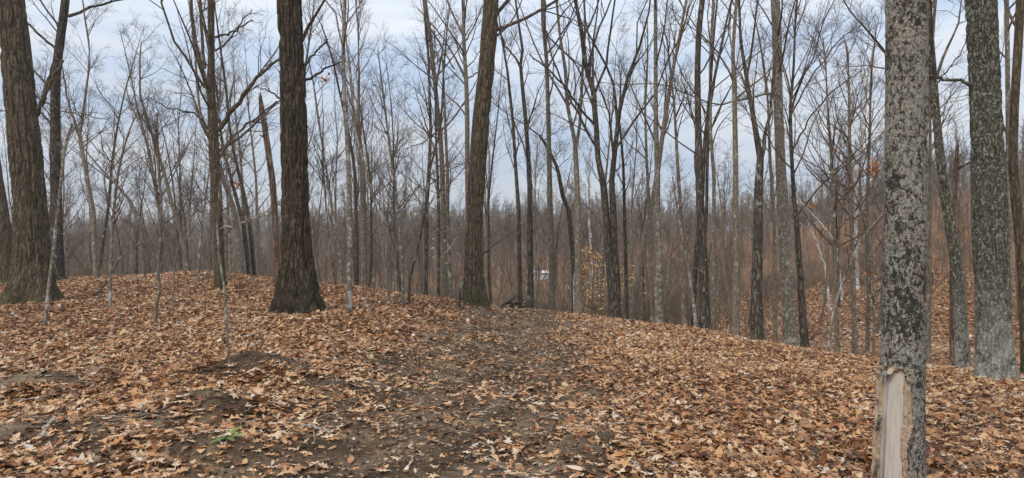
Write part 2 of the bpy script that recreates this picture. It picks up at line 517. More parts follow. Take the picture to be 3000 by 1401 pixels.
M['twigfar'] = bark_mat('far_twig_bark', (0.131, 0.099, 0.070), (0.186, 0.144, 0.102), (0.207, 0.166, 0.118), scale=3, stretch=.6, bd=.0, lich=0, vary=.25)
M['stick'] = bark_mat('weathered_stick', (.10, .075, .055), (.26, .21, .165), (.42, .36, .30), scale=20, stretch=.5, bd=.004, lich=0, vary=.3)
M['bleach'] = bark_mat('bleached_stick', (.17, .14, .11), (.36, .32, .27), (.48, .44, .39), scale=20, stretch=.5, bd=.004, lich=0, vary=.15)
M['rot'] = bark_mat('rotten_stick', (.03, .022, .016), (.085, .062, .045), (.16, .12, .09), scale=20, stretch=.5, bd=.006, lich=0, vary=.3)

# the near trunk: a mosaic of lichens on mottled bark
m, nt, b = new_mat('mottled_lichen_bark'); g = NT(nt)
v = g.coords((1, 1, .75), rand=False)
n1 = g.noise(v, 60, 6, .7, .8)
n2 = g.noise(v, 85, 5, .7, .5)
n3 = g.noise(v, 14, 5, .68, .5)
n4 = g.noise(v, 3.2, 3, .55, .3)
c = g.mix(g.rng(n2, .42, .6), (.120, .104, .086), (.42, .362, .308))          # brown to pinkish grey crust
c = g.mix(g.math('MULTIPLY', g.rng(n3, .44, .56), g.rng(n4, .36, .58, .25, 1)), c, g.mix(g.rng(n2, .4, .6), (.170, .178, .142), (.32, .330, .275)))   # green-grey lichen
nb = g.noise(v, 48, 5, .72, .8)
nbm = g.noise(v, 5.5, 3, .6)
c = g.mix(g.math('MULTIPLY', g.rng(g.math('ADD', nb, g.math('MULTIPLY', g.math('SUBTRACT', nbm, .5), .48)), .49, .54), .95), c, (.030, .028, .023))   # black crust
g.l.new(c, b.inputs['Base Color'])
h = g.math('ADD', g.math('MULTIPLY', n1, .6), g.math('MULTIPLY', n2, .4))
g.l.new(g.bump(h, .012, 1.0), b.inputs['Normal'])
M['near'] = m

m, nt, b = new_mat('bare_wood'); g = NT(nt)
v = g.coords((1, 1, .035), rand=False)
gr = g.noise(v, 95, 5, .65)
gr2 = g.noise(v, 22, 4, .6)
c = g.ramp(gr, [(.3, (.36, .31, .26)), (.5, (.48, .43, .37)), (.72, (.57, .525, .47))])
c = g.mix(g.rng(gr2, .58, .72, 0, .65), c, (.25, .215, .195))
x = g.n.new('ShaderNodeAttribute'); x.attribute_name = 'ang'; x.attribute_type = 'GEOMETRY'
st = g.math('SUBTRACT', 1.0, g.math('ABSOLUTE', g.math('DIVIDE', g.math('SUBTRACT', x.outputs['Fac'], -50.0), 8.0)))
st = g.math('MULTIPLY', g.math('MAXIMUM', st, 0.0), g.rng(g.noise(v, 40, 4, .6), .38, .55))
c = g.mix(g.math('MULTIPLY', st, .9), c, (.105, .095, .105))                    # grey-blue stain in the grain
g.l.new(c, b.inputs['Base Color']); b.inputs['Roughness'].default_value = .65
g.l.new(g.bump(gr, .004, .8), b.inputs['Normal'])
M['wood'] = m

m, nt, b = new_mat('inner_bark'); g = NT(nt)
v = g.coords((1, 1, 1), rand=False)
c = g.ramp(g.noise(v, 30, 5, .7), [(.3, (.26, .175, .115)), (.5, (.43, .325, .23)), (.75, (.55, .45, .34))])
c = g.mix(g.rng(g.noise(v, 55, 3), .6, .68, 0, .8), c, (.09, .06, .04))
g.l.new(c, b.inputs['Base Color'])
g.l.new(g.bump(g.noise(v, 45, 5, .7), .010, 1.0), b.inputs['Normal'])
M['inner'] = m

# leaves
def leaf_mat(name, stops, spec=.3):
    m, nt, b = new_mat(name); g = NT(nt)
    a = g.n.new('ShaderNodeAttribute'); a.attribute_type = 'INSTANCER'; a.attribute_name = 'rnd'
    c = g.ramp(a.outputs['Fac'], stops)
    v = g.coords((1, 1, 1), rand=True)
    c = g.mix(g.rng(g.noise(v, 40, 3, .6), .4, .72, 0, .4), c, (.13, .065, .03))
    geo = g.n.new('ShaderNodeNewGeometry')
    c = g.mix(g.math('MULTIPLY', geo.outputs['Backfacing'], .30), c, (.46, .30, .17))
    g.l.new(c, b.inputs['Base Color'])
    b.inputs['Roughness'].default_value = .62; b.inputs['Specular IOR Level'].default_value = spec
    return m
M['leaf'] = leaf_mat('dead_oak_leaf', [(0, (.040, .017, .009)), (.15, (.11, .040, .016)), (.32, (.24, .090, .032)), (.52, (.40, .180, .066)), (.72, (.53, .295, .132)), (.90, (.60, .42, .25)), (1, (.63, .56, .48))])

def flat_mat(name, col, rough=.7, trans=0):
    m, nt, b = new_mat(name); g = NT(nt)
    v = g.coords((1, 1, 1))
    g.l.new(g.mix(g.rng(g.noise(v, 20, 4), .3, .7), tuple(c * .75 for c in col), tuple(min(1, c * 1.2) for c in col)), b.inputs['Base Color'])
    b.inputs['Roughness'].default_value = rough
    return m
M['beechleaf'] = flat_mat('tan_beech_leaf', (.60, .40, .19))
M['paleleaf'] = flat_mat('pale_leaf', (.62, .56, .40))
M['orangeleaf'] = flat_mat('clinging_orange_leaf', (.50, .19, .05))
M['fern'] = flat_mat('fern_green', (.20, .29, .08))
M['paint'] = flat_mat('white_boards', (.52, .52, .50))
M['tin'] = flat_mat('grey_tin', (.50, .50, .49), .5)

# forest floor
m, nt, b = new_mat('forest_floor'); g = NT(nt)
v = g.coords((1, 1, 1), rand=False)
att = g.n.new('ShaderNodeAttribute'); att.attribute_name = 'soil'
so = att.outputs['Fac']
dirt = g.ramp(g.noise(v, 1.6, 6, .65), [(.36, (.080, .049, .028)), (.50, (.170, .110, .066)), (.64, (.40, .295, .185))])
dirt = g.mix(g.rng(g.noise(v, 26, 5, .75), .38, .68), g.mix(.62, dirt, (.030, .020, .012)), dirt)
dirt = g.mix(g.rng(g.noise(v, 95, 3, .6), .60, .70, 0, .75), dirt, (.30, .235, .17))
dirt = g.mix(g.rng(g.noise(v, 60, 3, .6), .62, .68, 0, .8), dirt, (.21, .10, .05))
cell = g.voro(v, 11, 'F1', 'Color')
sx = g.n.new('ShaderNodeSeparateColor'); g.l.new(cell, sx.inputs[0])
lit = g.ramp(sx.outputs[0], [(0, (.060, .026, .012)), (.25, (.18, .070, .026)), (.5, (.36, .150, .048)), (.75, (.50, .225, .075)), (1, (.55, .32, .15))])
lit = g.mix(g.rng(g.noise(v, 18, 4, .7), .45, .65), g.mix(.6, lit, (.04, .022, .013)), lit)
lit = g.mix(g.rng(g.noise(v, .12, 3, .6), .36, .62, 0, .65), lit, (.15, .088, .055))
g.l.new(g.mix(so, lit, dirt), b.inputs['Base Color'])
hh = g.math('ADD', g.math('MULTIPLY', g.noise(v, 20, 6, .75), 1.0), g.math('MULTIPLY', g.voro(v, 11), .6))
g.l.new(g.bump(hh, .05, 1.0), b.inputs['Normal'])
M['ground'] = m

m, nt, b = new_mat('soil_crumb'); g = NT(nt)
a = g.n.new('ShaderNodeAttribute'); a.attribute_type = 'INSTANCER'; a.attribute_name = 'rnd'
c = g.ramp(a.outputs['Fac'], [(0, (.034, .023, .015)), (.5, (.10, .067, .042)), (.8, (.20, .138, .085)), (.93, (.26, .19, .13)), (1, (.42, .36, .29))])
g.l.new(c, b.inputs['Base Color'])
M['crumb'] = m

# ------------------------------------------------------------------ the ground, one sheet
rr = [0.0]
r = .4
while r < 620:
    rr.append(r)
    r *= 1.011 if r < 26 else 1.045
rr.append(690.0)
rr = np.array(rr)
pa = np.concatenate([np.linspace(-.80, .80, 400), np.linspace(.80, 2 * math.pi - .80, 70)[1:-1]])
NR, NP = len(rr), len(pa)
X = rr[:, None] * np.sin(pa)[None, :]; Y = rr[:, None] * np.cos(pa)[None, :]
Z = terrain(X, Y)
SO = soil_mask(X, Y)
Z = Z + SO * (1 - sstep(14, 24, np.hypot(X, Y))) * (fbm(X / .11, Y / .11, 0, 61, 2) - .5) * .045
# two ruts worn by wheels in the track
pc_ = np.interp(Y, PATH_Y, PATH_C)
for off, dp in ((-.62, .05), (.58, .055)):
    Z = Z - dp * np.exp(-((X - pc_ - off) / .22) ** 2) * sstep(-8, -2, Y) * (1 - sstep(13, 18, Y))
V = np.stack([X, Y, Z], -1).reshape(-1, 3)
idx = np.arange(NR * NP).reshape(NR, NP)
i0, i1 = idx[:-1], idx[1:]
Q = np.stack([i0, i1, np.roll(i1, -1, 1), np.roll(i0, -1, 1)], -1).reshape(-1, 4)
me = mesh_from('ground', V, Q)
at = me.attributes.new('soil', 'FLOAT', 'POINT'); at.data.foreach_set('value', SO.ravel().astype(np.float32))
ground = link('ground', me, M['ground']); ground['kind'] = 'structure'

def ground_z(x, y):
    """height of the sheet with ruts"""
    x = np.asarray(x, float); y = np.asarray(y, float)
    z = terrain(x, y)
    pc = np.interp(y, PATH_Y, PATH_C)
    for off, dp in ((-.62, .05), (.58, .055)):
        z = z - dp * np.exp(-((x - pc - off) / .22) ** 2) * sstep(-8, -2, y) * (1 - sstep(13, 18, y))
    return z

# ------------------------------------------------------------------ trees traced from the photograph
def build_tree(name, label, cat, pts, bark, depth=None, group=None, H=17, sides=12, step=.25, flare=.35, fh=.3, relief=0.0, barkf=14,
               limbs=(), h0=None, n1=15, k2=6, k3=8, k4=0, ang=.8, spread=.28, up=.05, rmin=.0026, crown=True, taper=True, lump=.05, seed=None,
               twig='twig', lean_y=0.0, cut=False, stretch=.12, fdep=None, k_limb=True):
    rg = np.random.default_rng(seed if seed is not None else abs(hash((round(pts[0][0]), round(pts[0][1])))) % 99991)
    bx, by, bw = pts[0]
    d = depth or ray_hit(bx, by) or fdep or 20.0
    base = np.array([(bx - 1500) / F * d, d, 0.0]); base[2] = tz(base[0], base[1])
    t = empty(name, base)
    P, R = [], []
    for k, (x, y, w) in enumerate(pts):
        p = world_at(x, y, d)
        p[1] += lean_y * max(0, p[2] - base[2])
        if k == 0: p[2] = base[2] - .25
        P.append(p - base); R.append(w / F * d / 2 * cosu(x))
    P = [p for k, p in enumerate(P) if k == 0 or p[2] > .02]; R = R[:1] + R[-(len(P) - 1):] if len(P) > 1 else R
    if taper and P[-1][2] < H:
        dirv = norm(P[-1] - P[-2]); dirv = norm(dirv + np.array([0, 0, .9]))
        top = P[-1]; n = 6; L = H - top[2]
        dd = dirv.copy(); p = top.copy()
        for k in range(1, n + 1):
            dd = norm(dd + rg.normal(0, .05, 3)); dd[2] = max(dd[2], .8)
            p = p + dd * L / n
            P.append(p.copy()); R.append(R[len(pts) - 1] * (1 - k / n) + .012 if k else 0)
        # a steady taper from the last traced width
        base_r = R[len(P) - n - 1]
        for k in range(1, n + 1): R[len(P) - n - 1 + k] = base_r * (1 - (k / n) ** 1.2) + .012
    TP, TR = resample(P, R, step=step)
    me = trunk_mesh(rg, name + '_trunk', TP, TR, sides, flare, fh, relief, barkf, stretch, lump)
    tr = link('trunk', me, M[bark], t)
    ex = []
    for lb in limbs:
        LP = []; LR = []
        sgn = rg.choice([-1, 1]) * rg.uniform(.03, .28)
        for k, (x, y, w) in enumerate(lb):
            p = world_at(x, y, d)
            p[1] += sgn * k * .35 + lean_y * max(0, p[2] - base[2])
            LP.append(p - base); LR.append(max(w / F * d / 2 * cosu(x), .006))
        # run on past the last traced point when it leaves the frame
        if lb[-1][1] <= 5:
            dv = norm(LP[-1] - LP[-2])
            for k in range(4):
                dv = norm(dv + rg.normal(0, .12, 3) + np.array([0, 0, .08]))
                LP.append(LP[-1] + dv * .8); LR.append(LR[-1] * .72)
        lp, lr = resample(LP, LR, n=14)
        lp[1:-1] += rg.normal(0, .015, lp[1:-1].shape)
        me = Acc(); me.add(*tubes(lp[None], lr[None], 8))
        link('limb', me.mesh(name + '_limb'), M[bark], t)
        if k_limb: ex.append((lp[None], lr[None]))
    if crown:
        hh = h0 if h0 is not None else TP[-1, 2] * .3
        cm = crown_mesh(rg, name + '_crown', TP, TR, hh, n1, k2, k3, ang, spread, up, rmin, k4, ex)
        link('crown', cm, M[twig], t)
    tag(t, label, cat, group)
    return t, d, base

# --- the big oaks
build_tree('oak_tree', 'huge ridged oak with flaring roots, behind the pale leaning sapling', 'tree',
           [(88, 893, 135), (95, 850, 128), (97, 749, 110), (93, 698, 100), (77, 465, 96), (61, 291, 93), (45, 150, 90), (32, 0, 82)],
           'oak2', H=22, sides=110, step=.045, flare=1.0, fh=.30, relief=.050, barkf=13, lump=.05, h0=6.5, n1=18, seed=101,
           limbs=[[(108, 320, 14), (128, 280, 12), (150, 215, 11), (170, 170, 10)], [(70, 260, 6), (160, 320, 4), (300, 345, 3)], [(95, 325, 5), (0, 330, 4), (-60, 320, 3)]])
build_tree('oak_tree', 'massive dark ridged oak with mossy swollen foot beside the broken snag', 'tree',
           [(868, 915, 150), (870, 874, 128), (873, 832, 108), (868, 749, 88), (868, 698, 79), (865, 524, 74), (862, 440, 72), (861, 349, 76), (858, 300, 70), (856, 175, 68), (845, 0, 65)],
           'oak', H=23, sides=110, step=.045, flare=.38, fh=.3, relief=.055, barkf=14, lump=.05, h0=5.2, n1=18, seed=102,
           limbs=[[(888, 242, 9), (930, 210, 7), (975, 180, 5), (1000, 165, 3)], [(885, 120, 12), (905, 60, 9), (940, 0, 7)], [(835, 300, 6), (800, 270, 5), (770, 265, 3)],
                  [(892, 190, 7), (925, 160, 6), (965, 120, 4)]])
build_tree('oak_tree', 'leaning ridged oak at the end of the dirt track, a curved whip at its foot', 'tree',
           [(1393, 896, 72), (1389, 832, 58), (1388, 749, 50), (1390, 640, 45), (1401, 465, 46), (1409, 349, 47), (1422, 233, 43), (1432, 116, 44), (1440, 0, 43)],
           'oak2', H=21, sides=80, step=.05, flare=.4, fh=.3, relief=.042, barkf=15, lump=.05, h0=6.2, n1=16, seed=103)
build_tree('oak_tree', 'large lichened oak with pale flaring foot and mossy flank near barked trunk', 'tree',
           [(2915, 1118, 118), (2912, 1050, 108), (2910, 949, 106), (2906, 799, 104), (2900, 650, 104), (2895, 480, 100), (2890, 349, 94), (2882, 175, 90), (2873, 0, 92)],
           'greyoak', H=20, sides=110, step=.035, flare=.36, fh=.28, relief=.026, barkf=24, stretch=.22, lump=.045, h0=5.0, n1=16, seed=104,
           limbs=[[(2848, 252, 14), (2800, 232, 11), (2740, 212, 8), (2690, 200, 4)]])
build_tree('oak_tree', 'leaning trunk cropped by the left border, behind the huge oak', 'tree',
           [(18, 832, 58), (12, 700, 56), (-18, 500, 50), (-50, 300, 44), (-80, 100, 40)], 'oak2', H=19, sides=40, step=.12, relief=.02, h0=7, seed=105)

# --- forest trees on and just beyond the crest: name, label, bark, pts, options
HERO = [
 ('forked_tree', 'dark forked tree just right of the huge left oak, limbs both ways', 'dark', [(175, 806, 44), (170, 749, 36), (162, 500, 34), (162, 233, 30), (176, 116, 28), (193, 0, 26)],
   dict(depth=20, H=15, n1=18, h0=4, k2=6, limbs=[[(166, 165, 15), (150, 215, 15), (128, 285, 14), (104, 340, 13)], [(200, 48, 12), (240, 28, 10), (310, 0, 7)], [(160, 140, 9), (120, 105, 8), (80, 68, 7), (40, 30, 5)], [(165, 378, 9), (140, 355, 8), (118, 330, 7)]])),
 ('slender_tree', 'slender dark tree forking high, between the forked tree and white-dotted sapling', 'grey', [(285, 799, 18), (278, 749, 16), (274, 625, 16), (258, 541, 14), (250, 495, 13), (233, 396, 12), (244, 326, 9), (259, 215, 6), (262, 150, 4)],
   dict(depth=20, H=9, n1=14, h0=3.5, limbs=[[(233, 396, 9), (198, 314, 7), (177, 227, 5), (165, 170, 3)]])),
 ('leaning_tree', 'slim tree leaning left with a crooked dark top, behind the kinked sapling', 'grey', [(547, 779, 14), (541, 729, 13), (500, 583, 12), (482, 510, 11), (448, 400, 10), (431, 349, 9), (410, 279, 7), (410, 175, 5), (414, 120, 3)],
   dict(depth=22, H=7.5, taper=False, n1=18, h0=3)),
 ('leaning_tree', 'thin tree bowed left across the hollow, behind the white-dotted sapling', 'grey', [(424, 790, 13), (416, 666, 12), (378, 583, 11), (335, 535, 10), (291, 490, 8), (250, 440, 5), (215, 400, 3)],
   dict(depth=24, taper=False, n1=12, h0=2.5)),
 ('branching_tree', 'many-limbed tree with big limb rising right, left of the broken snag', 'oak2', [(649, 849, 36), (642, 749, 32), (636, 583, 31), (628, 465, 32), (625, 378, 30), (617, 262, 25), (619, 174, 21), (618, 0, 20)],
   dict(H=14, n1=30, h0=2.6, k2=6, k3=7, sides=18, relief=.008, barkf=20, limbs=[[(638, 385, 17), (681, 326, 15), (720, 280, 13), (752, 233, 11), (790, 205, 9), (825, 180, 7)], [(644, 462, 9), (687, 401, 8), (750, 355, 7), (822, 303, 5)],
      [(613, 274, 16), (588, 198, 14), (559, 99, 13), (547, 0, 12)], [(600, 258, 9), (570, 200, 8), (547, 169, 8), (512, 99, 7), (492, 0, 6)], [(600, 200, 11), (590, 130, 10), (582, 0, 9)], [(611, 378, 8), (570, 332, 6), (495, 320, 4), (440, 285, 3)], [(630, 110, 8), (690, 90, 6), (745, 62, 4)], [(630, 150, 7), (665, 120, 6), (700, 60, 4), (730, 20, 3)]])),
 ('leaning_tree', 'leaning tree with swollen foot, first of three slanting stems by the snag', 'grey', [(710, 784, 26), (702, 708, 18), (682, 604, 17), (653, 521, 15), (640, 480, 12), (610, 400, 9), (585, 320, 7)], dict(depth=24.5, H=11, n1=12, flare=.8)),
 ('leaning_tree', 'slanting slim stem, middle one of three by the snag', 'dark', [(735, 784, 14), (715, 666, 12), (682, 541, 11), (655, 440, 9), (640, 340, 6)], dict(depth=24.8, H=11, n1=12)),
 ('leaning_tree', 'slanting slim stem, the one of three closest to the snag', 'dark', [(750, 784, 13), (733, 666, 12), (717, 575, 11), (690, 470, 9), (672, 380, 7)], dict(depth=25, H=12, n1=12)),
 ('double_tree', 'tall straight brown tree with narrow crown behind the pale lichened sapling', 'grey', [(1068, 832, 20), (1066, 700, 18), (1062, 500, 17), (1052, 400, 14), (1049, 349, 11), (1052, 230, 7), (1050, 130, 4)], dict(depth=27, H=14, n1=26, h0=5.5, ang=.5)),
 ('double_tree', 'dark straight companion stem close behind the pale lichened sapling', 'dark', [(1047, 832, 12), (1045, 700, 11), (1040, 500, 10), (1020, 380, 8), (990, 250, 6)], dict(depth=27.4, H=13, n1=20, ang=.5)),
 ('tall_tree', 'tall bending tree with lower stem behind a green-grey sapling', 'grey', [(1305, 868, 17), (1300, 700, 16), (1297, 524, 15), (1291, 407, 14), (1282, 326, 13), (1273, 233, 12), (1262, 116, 12), (1244, 0, 11)],
   dict(depth=24, H=16, n1=16, h0=6, limbs=[[(1256, 75, 6), (1290, 130, 5), (1330, 200, 4)], [(1288, 380, 4), (1240, 420, 3), (1180, 440, 2)]])),
 ('tall_tree', 'slim tall tree rising close behind the leaning oak on the track', 'grey', [(1380, 862, 16), (1372, 700, 15), (1369, 524, 14), (1369, 349, 14), (1366, 233, 12), (1358, 116, 11), (1358, 0, 10)],
   dict(depth=22, H=15, n1=14, h0=6, limbs=[[(1366, 240, 7), (1340, 180, 6), (1317, 140, 5), (1270, 76, 4), (1225, 30, 3)], [(1358, 110, 6), (1334, 58, 5), (1310, 0, 4)], [(1364, 120, 5), (1398, 58, 4), (1415, 20, 3)], [(1372, 230, 5), (1395, 215, 4), (1410, 190, 3)]])),
 ('sinuous_tree', 'thin sinuous tree, first of the straight group right of the leaning oak', 'dark', [(1525, 878, 14), (1520, 625, 12), (1511, 495, 10), (1502, 349, 9), (1487, 209, 7), (1470, 116, 5), (1462, 50, 4)], dict(depth=23, H=11, n1=18, h0=4.5, ang=.6)),
 ('sinuous_tree', 'sinuous tree forking twice high up, with a lichened straight stem to its right', 'dark', [(1556, 880, 20), (1553, 700, 17), (1552, 541, 15), (1548, 465, 13), (1540, 349, 12), (1531, 262, 11), (1525, 192, 9), (1531, 145, 8), (1522, 87, 7), (1510, 0, 6)],
   dict(depth=22.5, H=13, n1=16, h0=5, ang=.55, limbs=[[(1525, 200, 7), (1513, 175, 6), (1476, 134, 5), (1460, 80, 4), (1440, 10, 3)]])),
 ('straight_tree', 'straight tree with blotchy lichened bark at the crest left of the track end', 'grey', [(1617, 903, 20), (1616, 749, 17), (1612, 625, 16), (1610, 524, 15), (1607, 378, 13), (1604, 262, 12), (1601, 175, 11), (1595, 105, 12), (1592, 0, 11)],
   dict(depth=19, H=16, n1=14, h0=5.5, k2=5, limbs=[[(1600, 160, 6), (1640, 110, 5), (1670, 60, 4), (1690, 0, 3)], [(1603, 175, 6), (1590, 90, 5), (1585, 0, 4)]])),
 ('leaning_tree', 'dark curved tree bowing left, its foot touching the straight brown tree', 'dark', [(1684, 912, 15), (1678, 749, 14), (1666, 612, 14), (1650, 582, 13), (1635, 500, 12), (1627, 477, 11), (1586, 401, 9), (1540, 367, 6), (1480, 330, 4), (1430, 290, 3)], dict(depth=19.6, taper=False, n1=14, h0=4)),
 ('straight_tree', 'straight brown tree forking into narrow upright stems, right of the curved dark tree', 'grey', [(1697, 922, 24), (1693, 749, 19), (1691, 541, 16), (1688, 480, 15), (1685, 419, 13), (1662, 308, 11), (1656, 204, 10), (1640, 100, 8), (1630, 0, 7)],
   dict(depth=18.6, H=14, n1=16, h0=5, ang=.5, limbs=[[(1689, 425, 10), (1700, 349, 9), (1703, 262, 8), (1711, 100, 7), (1711, 0, 6)], [(1662, 308, 7), (1610, 220, 6), (1570, 140, 5), (1540, 60, 4), (1520, 0, 3)]])),
 ('twin_tree', 'dark twin-stemmed tree with many upswept limbs standing on the crest', 'dark', [(1801, 932, 34), (1796, 870, 30), (1786, 760, 24), (1778, 666, 21), (1768, 541, 20), (1752, 465, 17), (1747, 378, 16), (1738, 262, 16), (1717, 204, 14), (1703, 87, 12), (1685, 0, 10)],
   dict(depth=17.8, H=14, n1=20, h0=5, ang=.5, spread=.36, k2=7, k3=7, sides=18, relief=.006, barkf=22,
     limbs=[[(1806, 925, 26), (1803, 791, 22), (1799, 666, 20), (1788, 560, 18), (1799, 465, 15), (1810, 349, 13), (1831, 244, 10), (1866, 163, 8), (1895, 58, 5), (1900, 0, 4)],
            [(1808, 360, 9), (1799, 262, 8), (1790, 221, 7), (1749, 151, 6), (1700, 80, 4), (1650, 0, 3)], [(1745, 370, 8), (1700, 320, 7), (1650, 250, 6), (1600, 200, 5), (1550, 160, 3)], [(1740, 280, 8), (1775, 190, 7), (1790, 90, 6), (1800, 0, 5)],
            [(1770, 540, 8), (1755, 450, 8), (1700, 350, 7), (1660, 280, 6), (1625, 200, 5), (1600, 100, 4)], [(1720, 210, 7), (1740, 120, 6), (1770, 40, 5), (1790, 0, 4)], [(1815, 320, 5), (1850, 220, 4), (1880, 150, 3)]])),
 ('straight_tree', 'straight tree whose lower trunk is covered in pale lichen, by the crest', 'pale', [(1932, 948, 27), (1928, 749, 22), (1926, 640, 18), (1926, 500, 17), (1924, 465, 15), (1921, 291, 13), (1921, 175, 12), (1920, 0, 10)],
   dict(depth=16.3, H=15, n1=12, h0=6, sides=16)),
 ('dark_tree', 'tall dark rough-barked tree with a thinner stem pressed to its right side', 'dark', [(2067, 962, 34), (2061, 791, 28), (2053, 640, 25), (2049, 541, 23), (2046, 407, 20), (2043, 233, 18), (2046, 87, 17), (2058, 0, 16)],
   dict(depth=15.6, H=16, n1=14, h0=5.2, sides=18, relief=.006, barkf=24, limbs=[[(2064, 800, 9), (2069, 524, 10), (2069, 349, 9), (2078, 175, 8), (2085, 60, 6), (2090, 0, 5)], [(2044, 400, 5), (2020, 300, 4), (1995, 200, 3)]])),
 ('grey_tree', 'grey tree standing close behind the dark rough-barked trunk', 'grey', [(2088, 960, 17), (2092, 749, 14), (2090, 698, 12), (2092, 524, 11), (2081, 378, 10), (2081, 175, 9), (2090, 0, 8)], dict(depth=17.5, H=13, n1=14, h0=4.6)),
 ('grey_tree', 'plain grey-brown tree between the dark rough trunk and the twin dark stems', 'grey', [(2153, 978, 26), (2157, 800, 20), (2157, 700, 18), (2155, 640, 17), (2155, 465, 16), (2152, 291, 14), (2147, 145, 11), (2158, 0, 10)], dict(depth=15.5, H=14, n1=14, h0=5, sides=16)),
 ('twin_tree', 'dark tree splitting into a narrow V, left of the smooth grey trunk', 'dark', [(2220, 992, 38), (2217, 849, 34), (2221, 650, 28), (2222, 550, 26), (2228, 465, 21), (2205, 332, 14), (2187, 227, 12), (2170, 120, 9), (2165, 0, 7)],
   dict(depth=14.6, H=13, n1=18, h0=4.5, ang=.5, sides=18, limbs=[[(2232, 460, 14), (2245, 378, 11), (2266, 291, 10), (2275, 200, 8), (2290, 100, 6)], [(2187, 227, 8), (2200, 130, 7), (2215, 0, 5)]])),
 ('smooth_tree', 'smooth grey trunk with a long crooked branch reaching left', 'pale', [(2317, 1022, 44), (2312, 930, 40), (2305, 820, 37), (2297, 700, 35), (2292, 582, 33), (2286, 470, 31), (2284, 407, 29), (2277, 233, 29), (2277, 116, 28), (2271, 0, 28)],
   dict(H=17, n1=10, h0=6, sides=26, step=.12, flare=.3, limbs=[[(2275, 276, 8), (2234, 276, 7), (2193, 291, 6), (2141, 301, 6), (2098, 313, 5), (2034, 288, 4), (1959, 256, 4), (1883, 247, 3), (1836, 250, 3), (1749, 244, 2)], [(2240, 273, 4), (2263, 192, 4), (2310, 90, 3), (2356, 17, 2)]])),
 ('spreading_tree', 'dark tree fanning many arching limbs, right behind the smooth grey trunk', 'dark', [(2360, 972, 28), (2344, 799, 18), (2334, 650, 15), (2326, 582, 13), (2318, 440, 11), (2315, 320, 10), (2325, 200, 8), (2330, 60, 6)],
   dict(depth=16.5, H=9, n1=24, h0=3.2, k2=7, k3=7, spread=.42, ang=.6, limbs=[[(2316, 330, 7), (2340, 240, 6), (2385, 150, 5), (2400, 60, 4), (2440, 0, 3)], [(2317, 340, 6), (2370, 240, 5), (2449, 130, 4), (2520, 70, 3)], [(2320, 440, 6), (2380, 340, 5), (2450, 260, 4), (2540, 200, 3)]])),
 ('slim_tree', 'slim brown tree beyond the crest, left of the slanting sapling', 'grey', [(2454, 1028, 15), (2449, 849, 13), (2444, 650, 13), (2438, 500, 11), (2432, 407, 9), (2423, 291, 6), (2420, 200, 4)], dict(depth=13.5, H=6.5, n1=26, h0=1.8, k2=6, ang=.95, spread=.45)),
 ('slim_tree', 'slim brown tree half hidden by the big lichened trunk with the wound', 'grey', [(2505, 1010, 17), (2500, 850, 15), (2495, 650, 14), (2490, 450, 11), (2488, 300, 8), (2485, 180, 5)], dict(depth=16.5, H=8, n1=24, h0=2.2, ang=.9, spread=.4)),
 ('slim_tree', 'slim stem standing between two brown trees in the right hollow', 'grey', [(2540, 1005, 13), (2545, 850, 12), (2540, 650, 11), (2546, 450, 9), (2550, 300, 6)], dict(depth=18.5, H=9, n1=22, h0=2.5, ang=.9, spread=.4)),
 ('leaning_tree', 'mossy tree leaning left behind the wounded trunk, broken stub on it', 'greyoak', [(2822, 1082, 48), (2813, 899, 40), (2798, 749, 35), (2778, 625, 35), (2766, 553, 30), (2746, 378, 26), (2731, 192, 24), (2722, 60, 22), (2718, 0, 20)],
   dict(depth=10.6, H=12, n1=16, h0=4.2, sides=24, step=.12, limbs=[[(2740, 250, 6), (2790, 180, 4), (2840, 90, 3)]])),
 ('edge_tree', 'slim grey stem beside the large lichened oak at the right border', 'grey', [(2956, 1080, 18), (2955, 700, 17), (2954, 400, 16), (2952, 175, 15), (2949, 0, 15)], dict(depth=13, H=12, n1=14, h0=4)),
 ('edge_tree', 'curved brown trunk cropped by the right border', 'oak2', [(3012, 1100, 38), (2997, 799, 34), (2983, 650, 32), (2970, 520, 30), (2967, 465, 28), (2973, 291, 27), (2984, 116, 28), (2990, 0, 28)], dict(depth=10, H=12, n1=14, h0=4, sides=18)),
 ('slim_tree', 'thin stem rising just right of the wounded trunk', 'grey', [(2719, 1070, 15), (2722, 900, 14), (2724, 700, 12), (2726, 500, 11), (2724, 300, 9)], dict(depth=12.4, H=8, n1=14, h0=3)),
 ('slim_tree', 'small grey stem in the hollow right of the dark V-split tree', 'grey', [(2272, 985, 13), (2270, 850, 12), (2268, 650, 12), (2255, 450, 9), (2250, 300, 6)], dict(depth=17.5, H=9, n1=16, h0=3, ang=.7)),
 ('slim_tree', 'slim grey pole in the hollow between lichened tree and dark rough trunk', 'grey', [(2005, 950, 13), (2000, 800, 12), (1996, 640, 11), (1985, 480, 10), (1975, 300, 7), (1960, 180, 4)], dict(depth=19, H=9, n1=18, h0=4, ang=.7)),
 ('slim_tree', 'slim grey pole left of the tree with pale lichened lower trunk', 'grey', [(1911, 945, 12), (1908, 800, 11), (1904, 640, 11), (1895, 480, 9), (1890, 330, 6)], dict(depth=19, H=9, n1=18, h0=4, ang=.7)),
 ('slim_tree', 'thin dark pole just right of the dark twin-stemmed tree', 'dark', [(1838, 935, 12), (1834, 800, 11), (1830, 640, 10), (1826, 480, 8), (1815, 360, 5)], dict(depth=20.5, H=8, n1=18, h0=4, ang=.7)),
]
for name, label, bark, pts, kw in HERO:
    kw = dict(kw); kw.setdefault('seed', int(pts[0][0] * 3 + pts[0][1]))
    if 1500 < pts[0][0] < 2300: kw['n1'] = max(8, int(kw.get('n1', 14) * .72))
    build_tree(name, label, 'tree', pts, bark, **kw)

